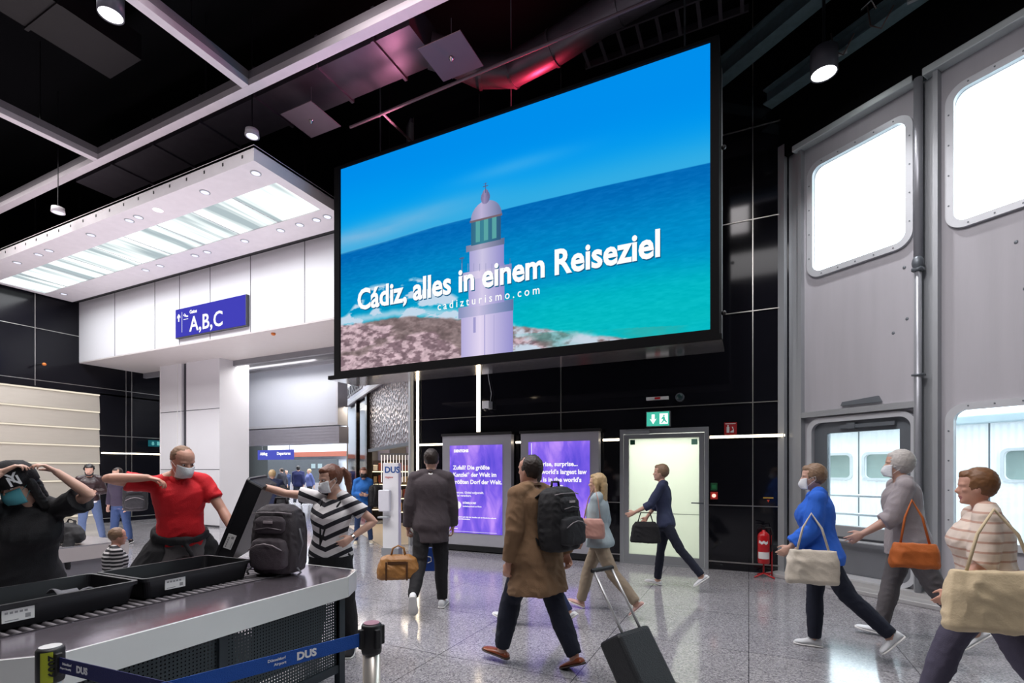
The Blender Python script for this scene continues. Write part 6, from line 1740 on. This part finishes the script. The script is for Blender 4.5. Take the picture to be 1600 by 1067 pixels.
# scarf
# --- person hidden behind him
person('walker in blue jeans and white sneakers mostly hidden behind the man in the camel coat', (-1.98, 4.72, 0), 85, 1.66,
    walk(ph=-1, lean=4, stride=20), dict(hair=dict(style='std', mat=HB), bottom=dict(mat=cl('deep_blue_denim', rgb(26, 40, 78)), loose=.015), shoes=dict(mat=MAT['mask'], sole=white, kind='low'),
         tops=[dict(mat=cl('burgundy_cloth', rgb(80, 30, 40)), t0=-.05, inf=.018, sleeve=1.9, name='sweater')], eyes=False), vox=.009)
# --- blond woman
def blond_extra(root, b): pass
person('blond woman in pale blouse and khaki trousers walking left before the right poster', (-1.50, 5.42, 0), 92, 1.60,
    walk(ph=1, lean=2, legs=dict(r=(22, 8, 2, 4), l=(-26, 16, 2, 0)), arms=dict(l=dict(u=(-.16, .1, -1), f=(-.1, .5, -.9), c=30), r=dict(u=(.2, -.2, -1), f=(.1, .35, -1), c=40)), sex='f', girth=1.05),
    dict(hair=dict(style='long', mat=HBL), bottom=dict(mat=khaki, loose=.024), shoes=dict(mat=M('pink_shoe', rgb(200, 160, 150), .6), sole=white, kind='low'),
         tops=[dict(mat=cl('pale_blue_grey_blouse', rgb(160, 175, 180)), t0=-.08, inf=.022, flare=.1, sleeve=1.6, sw=.02, name='blouse')], eyes=False), vox=.008)
t = empty('handbag', (-1.50, 5.14, .86), R(5), 'pinkish beige handbag at the hip of the blond woman', 'bag')
m = MB(); m.loft([sec(.13, .045, 0), sec(.14, .055, .03), sec(.13, .05, .16), sec(.10, .03, .21)]); link('bag_body', crumple(voxel(m, .009, 3), .006, 12), M('dusty_pink_leather', rgb(186, 140, 128), .5), t)
m = MB(); m.tube([(-.09, 0, .19), (-.05, 0.05, .42), (0, .12, .55), (.05, .06, .42), (.09, 0, .19)], .006, 6); m.build('strap', M('dusty_pink_leather', rgb(186, 140, 128), .5), t, True)

# --- woman at the door
doorp = person('person in navy walking left with black bag before the frosted glass door', (-1.02, 6.98, 0), 92, 1.70,
    walk(ph=1, lean=6, legs=dict(r=(10, 4, 2, 2), l=(-30, 10, 2, 4)), arms=dict(l=dict(u=(-.18, .45, -.85), f=(-.05, .85, -.45), h=(0, .9, -.4), c=15), r=dict(u=(.14, .35, -.9), f=(.0, .55, -.8), c=60)), sex='f', girth=.98),
    dict(hair=dict(style='std', mat=HLB, th=.97), bottom=dict(mat=navy, loose=.012), shoes=dict(mat=MAT['mask'], sole=white, kind='low'),
         tops=[dict(mat=cl('dusky_navy_knit', rgb(48, 56, 84)), t0=-.08, inf=.016, sleeve=1.4, name='sweater')], eyes=False), vox=.008)
t = empty('tote_bag', (-1.24, 6.74, .62), R(3), 'black tote bag carried by the person before the frosted door', 'bag')
m = MB(); m.loft([sec(.19, .06, 0), sec(.20, .07, .02), sec(.17, .06, .22), sec(.13, .03, .28)]); link('bag_body', crumple(voxel(m, .010, 3), .008, 10), blk, t)
m = MB(); m.tube([(-.10, 0, .26), (-.06, 0, .40), (.06, 0, .40), (.10, 0, .26)], .008, 6); m.build('handle', blk, t, True)

# --- cabin case on the right of camel coat man
t = empty('cabin_case', (-.58, 3.54, 0), R(64), 'black wheeled cabin case with long pale pull handle trailing the camel coat man', 'suitcase')
inner = empty('tilt', (0, 0, 0)) if False else None
TL = Matrix.Rotation(R(-34), 4, 'X')
m = MB(); m.box(-.18, .18, -.11, .11, .05, .50, .03, mtx=TL); m.build('shell', M('case_black', (.010, .012, .014), .45, 0, .1, 20, .4, 120), t)
m = MB(); m.box(-.15, .15, .11, .125, .08, .27, .005, mtx=TL); m.box(-.15, .15, .11, .125, .30, .46, .005, mtx=TL); m.build('front_pocket', M('case_black', (.01, .012, .014), .45), t)
m = MB()
for sx in (-.10, .10): m.tube([TL @ Vector((sx, -.08, .50)), TL @ Vector((sx, -.08, .98))], .010, 8)
m.build('pull_tube', M('pale_alloy', (.62, .62, .62), .35, .6), t, True)
m = MB(); m.tube([TL @ Vector((-.11, -.08, .98)), TL @ Vector((.11, -.08, .98))], .017, 10, True); m.build('grip', MAT['black'], t, True)
for sx in (-.15, .15):
    c0 = TL @ Vector((sx, -.08, .04)); m = MB(); m.cyl(c0 - Vector((.018, 0, 0)), c0 + Vector((.018, 0, 0)), .045, n=18); m.build('wheel', MAT['black'], t, True)
t.location.z = .045 - (TL @ Vector((0, -.08, .04))).z

# --- three walkers on the right
def tote(name, loc, rz, label, col, w, h, strap):
    t = empty(name, loc, rz, label, 'bag'); mt = M('tote_' + name + str(int(col[0] * 999)), col, .7, 0, .06, 8, .2, 80)
    m = MB(); m.loft([sec(w * .95, .05, 0), sec(w, .07, .03), sec(w * .96, .065, h * .7), sec(w * .86, .03, h)]); link('bag_body', crumple(voxel(m, .010, 3), .010, 8), mt, t)
    m = MB(); m.tube([(-w * .6, 0, h - .02), (-w * .35, .02, h + strap * .6), (0, .05, h + strap), (w * .35, .02, h + strap * .6), (w * .6, 0, h - .02)], .009, 8); m.build('strap', mt, t, True)
    return t
bluep = person('woman in bright blue sweater and navy trousers walking left with white tote', (.56, 5.10, 0), 88, 1.67,
    walk(ph=1, lean=4, legs=dict(r=(4, 4, 2, 0), l=(-30, 16, 2, 0)), arms=dict(l=dict(u=(-.18, .15, -1), f=(-.1, .75, -.7), c=30), r=dict(u=(.2, -.05, -1), f=(.1, .45, -.9), c=60)), sex='f', girth=1.16, pitch=-4),
    dict(hair=dict(style='std', mat=HLB), bottom=dict(mat=navy, loose=.02), shoes=dict(mat=MAT['mask'], sole=white),
         tops=[dict(mat=cl('bright_blue_knit', rgb(38, 100, 205)), t0=-.10, inf=.030, flare=.12, sleeve=1.85, sw=.026, name='sweater', fold=.010)], mask=MAT['mask'], eyes=False), vox=.0075)
tote('tote_bag', (.48, 4.80, .64), R(8), 'cream white tote bag at the hip of the woman in bright blue', rgb(205, 196, 180), .20, .28, .30)
m = MB()
for k_ in range(3): m.box(0, 0.001, 0, .001, 0, .001)
m.bm.free()
greyp = person('grey-haired man in pale grey shirt and grey trousers walking left', (1.32, 5.70, 0), 88, 1.80,
    walk(ph=1, lean=7, legs=dict(r=(14, 4, 2, 0), l=(-24, 14, 2, 0)), arms=dict(l=dict(u=(-.16, .35, -.9), f=(-.1, .8, -.55), c=20), r=dict(u=(.2, -.30, -.9), f=(.05, .10, -1), c=35)), girth=1.06),
    dict(hair=dict(style='std', mat=HG, th=1.12), bottom=dict(mat=greytr, loose=.018), shoes=dict(mat=MAT['mask'], sole=white, kind='low'),
         tops=[dict(mat=cl('pale_grey_cloth', rgb(158, 150, 152)), t0=-.12, inf=.026, flare=.12, sleeve=1.3, sw=.024, name='shirt', fold=.010)], mask=MAT['mask'], eyes=False), vox=.0075)
strp = stripes('cream_rust_stripe_knit', rgb(222, 205, 190), rgb(196, 158, 140), 2, .060, .22, 0)
rightp = person('woman in cream shirt with fine rust stripes at the right edge, big cream bag', (1.33, 4.02, 0), 82, 1.66,
    walk(ph=1, lean=5, legs=dict(r=(24, 8, 3, 0), l=(-22, 16, 2, 0)), arms=dict(l=dict(u=(-.2, .1, -1), f=(-.05, .6, -.8), c=30), r=dict(u=(.25, -.1, -1), f=(.1, .45, -.9), c=60)), sex='f', girth=1.22, pitch=-4),
    dict(skin=SR, hair=dict(style='std', mat=M('copper_brown_hair', (.20, .09, .035), .5, 0, .3, 40)), bottom=dict(mat=cl('slate_violet_cloth', rgb(78, 74, 92)), loose=.03), shoes=dict(mat=khaki, sole=white, kind='low'),
         tops=[dict(mat=strp, t0=-.12, inf=.028, flare=.12, sleeve=1.1, sw=.03, name='striped_shirt', fold=.010)], eyes=False), vox=.0075)
tote('shoulder_bag', (1.26, 3.66, .68), R(12), 'big cream shoulder bag at the hip of the woman at the right edge', rgb(216, 196, 160), .27, .34, .34)
tote('handbag', (1.20, 4.98, .80), R(10), 'burnt orange handbag between the two walkers at the right', rgb(190, 100, 40), .17, .20, .34)

# --- background people
person('woman in blue jacket and jeans with black mask standing at the shop entrance', (-7.52, 8.35, 0), 225, 1.68,
    Body('f', lean=2, pitch=-6, girth=1.08, arms=dict(r=dict(u=(.2, .0, -1), f=(-.75, .62, -.1), c=40), l=dict(u=(-.2, 0, -1), f=(.75, .62, -.05), c=40)), legs=dict(r=(0, 0, 5, 0), l=(0, 0, 5, 0))),
    dict(hair=dict(style='std', mat=HR), bottom=dict(mat=jeans, loose=.012), shoes=dict(mat=M('cream_shoe', rgb(200, 190, 170), .6), sole=white),
         tops=[dict(mat=cl('bright_denim_blue', rgb(40, 110, 190)), t0=-.05, inf=.022, sleeve=1.85, name='jacket')], mask=blk), vox=.0105)
rucksack('rucksack', (-7.22, 8.42, .80), R(240), 'black bag hanging at the side of the woman in the blue jacket', .95, (.010, .010, .012), False)
person('bearded curly-haired man in dark leather jacket and jeans by the beige slatted wall', (-13.05, 5.90, 0), 240, 1.74,
    Body('m', lean=3, pitch=-16, girth=1.05, arms=dict(r=dict(u=(.25, .0, -1), f=(-.55, .80, .05), c=30), l=dict(u=(-.25, 0, -1), f=(.55, .80, .05), c=30)), legs=dict(r=(2, 0, 4, 0), l=(6, 8, 10, 0))),
    dict(hair=dict(style='curly', mat=HK, beard=True), bottom=dict(mat=paleje, loose=.014), shoes=dict(mat=blk),
         tops=[dict(mat=white, t0=-.04, inf=.014, sleeve=0, name='t_shirt'), dict(mat=M('oxblood_leather', (.035, .018, .020), .35, 0, .2, 10, .3, 40), t0=.0, inf=.020, sleeve=1.9, sw=.02, name='leather_jacket')]), vox=.0105)
person('man in blue jeans and dark jacket standing behind the red-shirted man\'s elbow', (-12.15, 6.05, 0), 200, 1.66,
    Body('m', lean=6, pitch=-12, girth=1.12, legs=dict(r=(3, 0, 4, 0), l=(-4, 4, 4, 0))),
    dict(hair=dict(style='std', mat=HB), bottom=dict(mat=jeans, loose=.018), shoes=dict(mat=blk),
         tops=[dict(mat=cl('violet_black_cloth', (.03, .022, .045)), t0=-.06, inf=.022, sleeve=1.9, name='jacket')]), vox=.0105)
rucksack('rucksack', (-11.80, 6.15, .72), R(60), 'large black bag on the man in blue jeans beside the black wall', 1.25, (.009, .009, .011), False)
person('blond person in navy and black seen from behind in the passage', (-9.85, 7.95, 0), 50, 1.62,
    Body('m', lean=8, girth=1.15, legs=dict(r=(10, 4, 8, 0), l=(-10, 6, 8, 0)), arms=dict(r=dict(u=(.35, .2, -1), f=(-.1, .6, -.6)), l=dict(u=(-.35, .2, -1), f=(.1, .6, -.6)))),
    dict(hair=dict(style='crop', mat=HBL, th=1.06), bottom=dict(mat=blk, loose=.03), shoes=dict(mat=blk),
         tops=[dict(mat=cl('navy_jacket_cloth', rgb(28, 36, 66)), t0=-.14, inf=.034, flare=.15, sleeve=1.9, sw=.03, name='jacket')], eyes=False), vox=.0105)
# coat hanging at his right
m = MB(); m.tube([(0, 0, 1.25), (.02, 0, 1.15), (.03, 0, .85), (.05, 0, .45)], [(.05, .04), (.16, .06), (.18, .07), (.08, .03)], 16); o = link('hanging_coat', crumple(voxel(m, .014, 3), .016, 7), blk, None, (-9.42, 7.85, 0)); tag(o, 'black coat hanging over the arm of the blond person in the passage', 'coat')
crowd = [
    (345, 788, 40, 1.70, (.012, .012, .02), HK, 'dark-clothed person half hidden by the white pier, far concourse'),
    (353, 791, 60, 1.62, rgb(60, 50, 110), HB, 'person in violet top beside the white pier, far concourse'),
    (371, 789, 120, 1.70, (.012, .012, .012), HB, 'long-haired person in black, far concourse left of the blond head'),
    (386, 787, 200, 1.66, (.03, .03, .035), HK, 'person in dark grey facing the camera in the far concourse crowd'),
    (396, 786, 300, 1.72, (.02, .02, .03), HK, 'person in black at the right of the far concourse crowd'),
    (362, 785, 10, 1.60, (.15, .15, .17), HLB, 'shorter person in mid grey within the far concourse crowd'),
    (405, 783, 240, 1.74, rgb(190, 30, 45), HBL, 'person in red top at the far shopfront'),
    (441, 785, 100, 1.70, (.02, .02, .03), HB, 'person in dark jacket left of the pair at the grey counter'),
    (447, 783, 250, 1.62, rgb(40, 55, 90), HK, 'shorter person in slate blue at the grey counter'),
    (466, 790, 45, 1.84, rgb(22, 30, 78), HK, 'tall broad person in navy from behind at the grey counter'),
    (484, 786, 160, 1.66, rgb(80, 90, 140), HBL, 'blond person in blue grey right of the tall navy figure'),
]
for i, (px, py, rz_, h_, c_, hm_, lb) in enumerate(crowd):
    p = onD(px, 735, 1.58 * 779 / (py - 735)); p.z = 0
    person(lb, p, rz_, h_, walk(ph=1 if i % 2 else -1, lean=3, stride=8 if i % 3 else 20, girth=1.15), dict(hair=dict(style='long' if i == 2 else 'std', mat=hm_), bottom=dict(mat=blk if i % 3 else navy, loose=.02), shoes=dict(mat=blk),
           tops=[dict(mat=cl('crowd_top_%d' % i, c_), t0=-.1, inf=.028, sleeve=1.9, name='jacket')], eyes=False), vox=.02, group=None)

bpy.data.scenes.remove(BENCH)   # workbench_drop
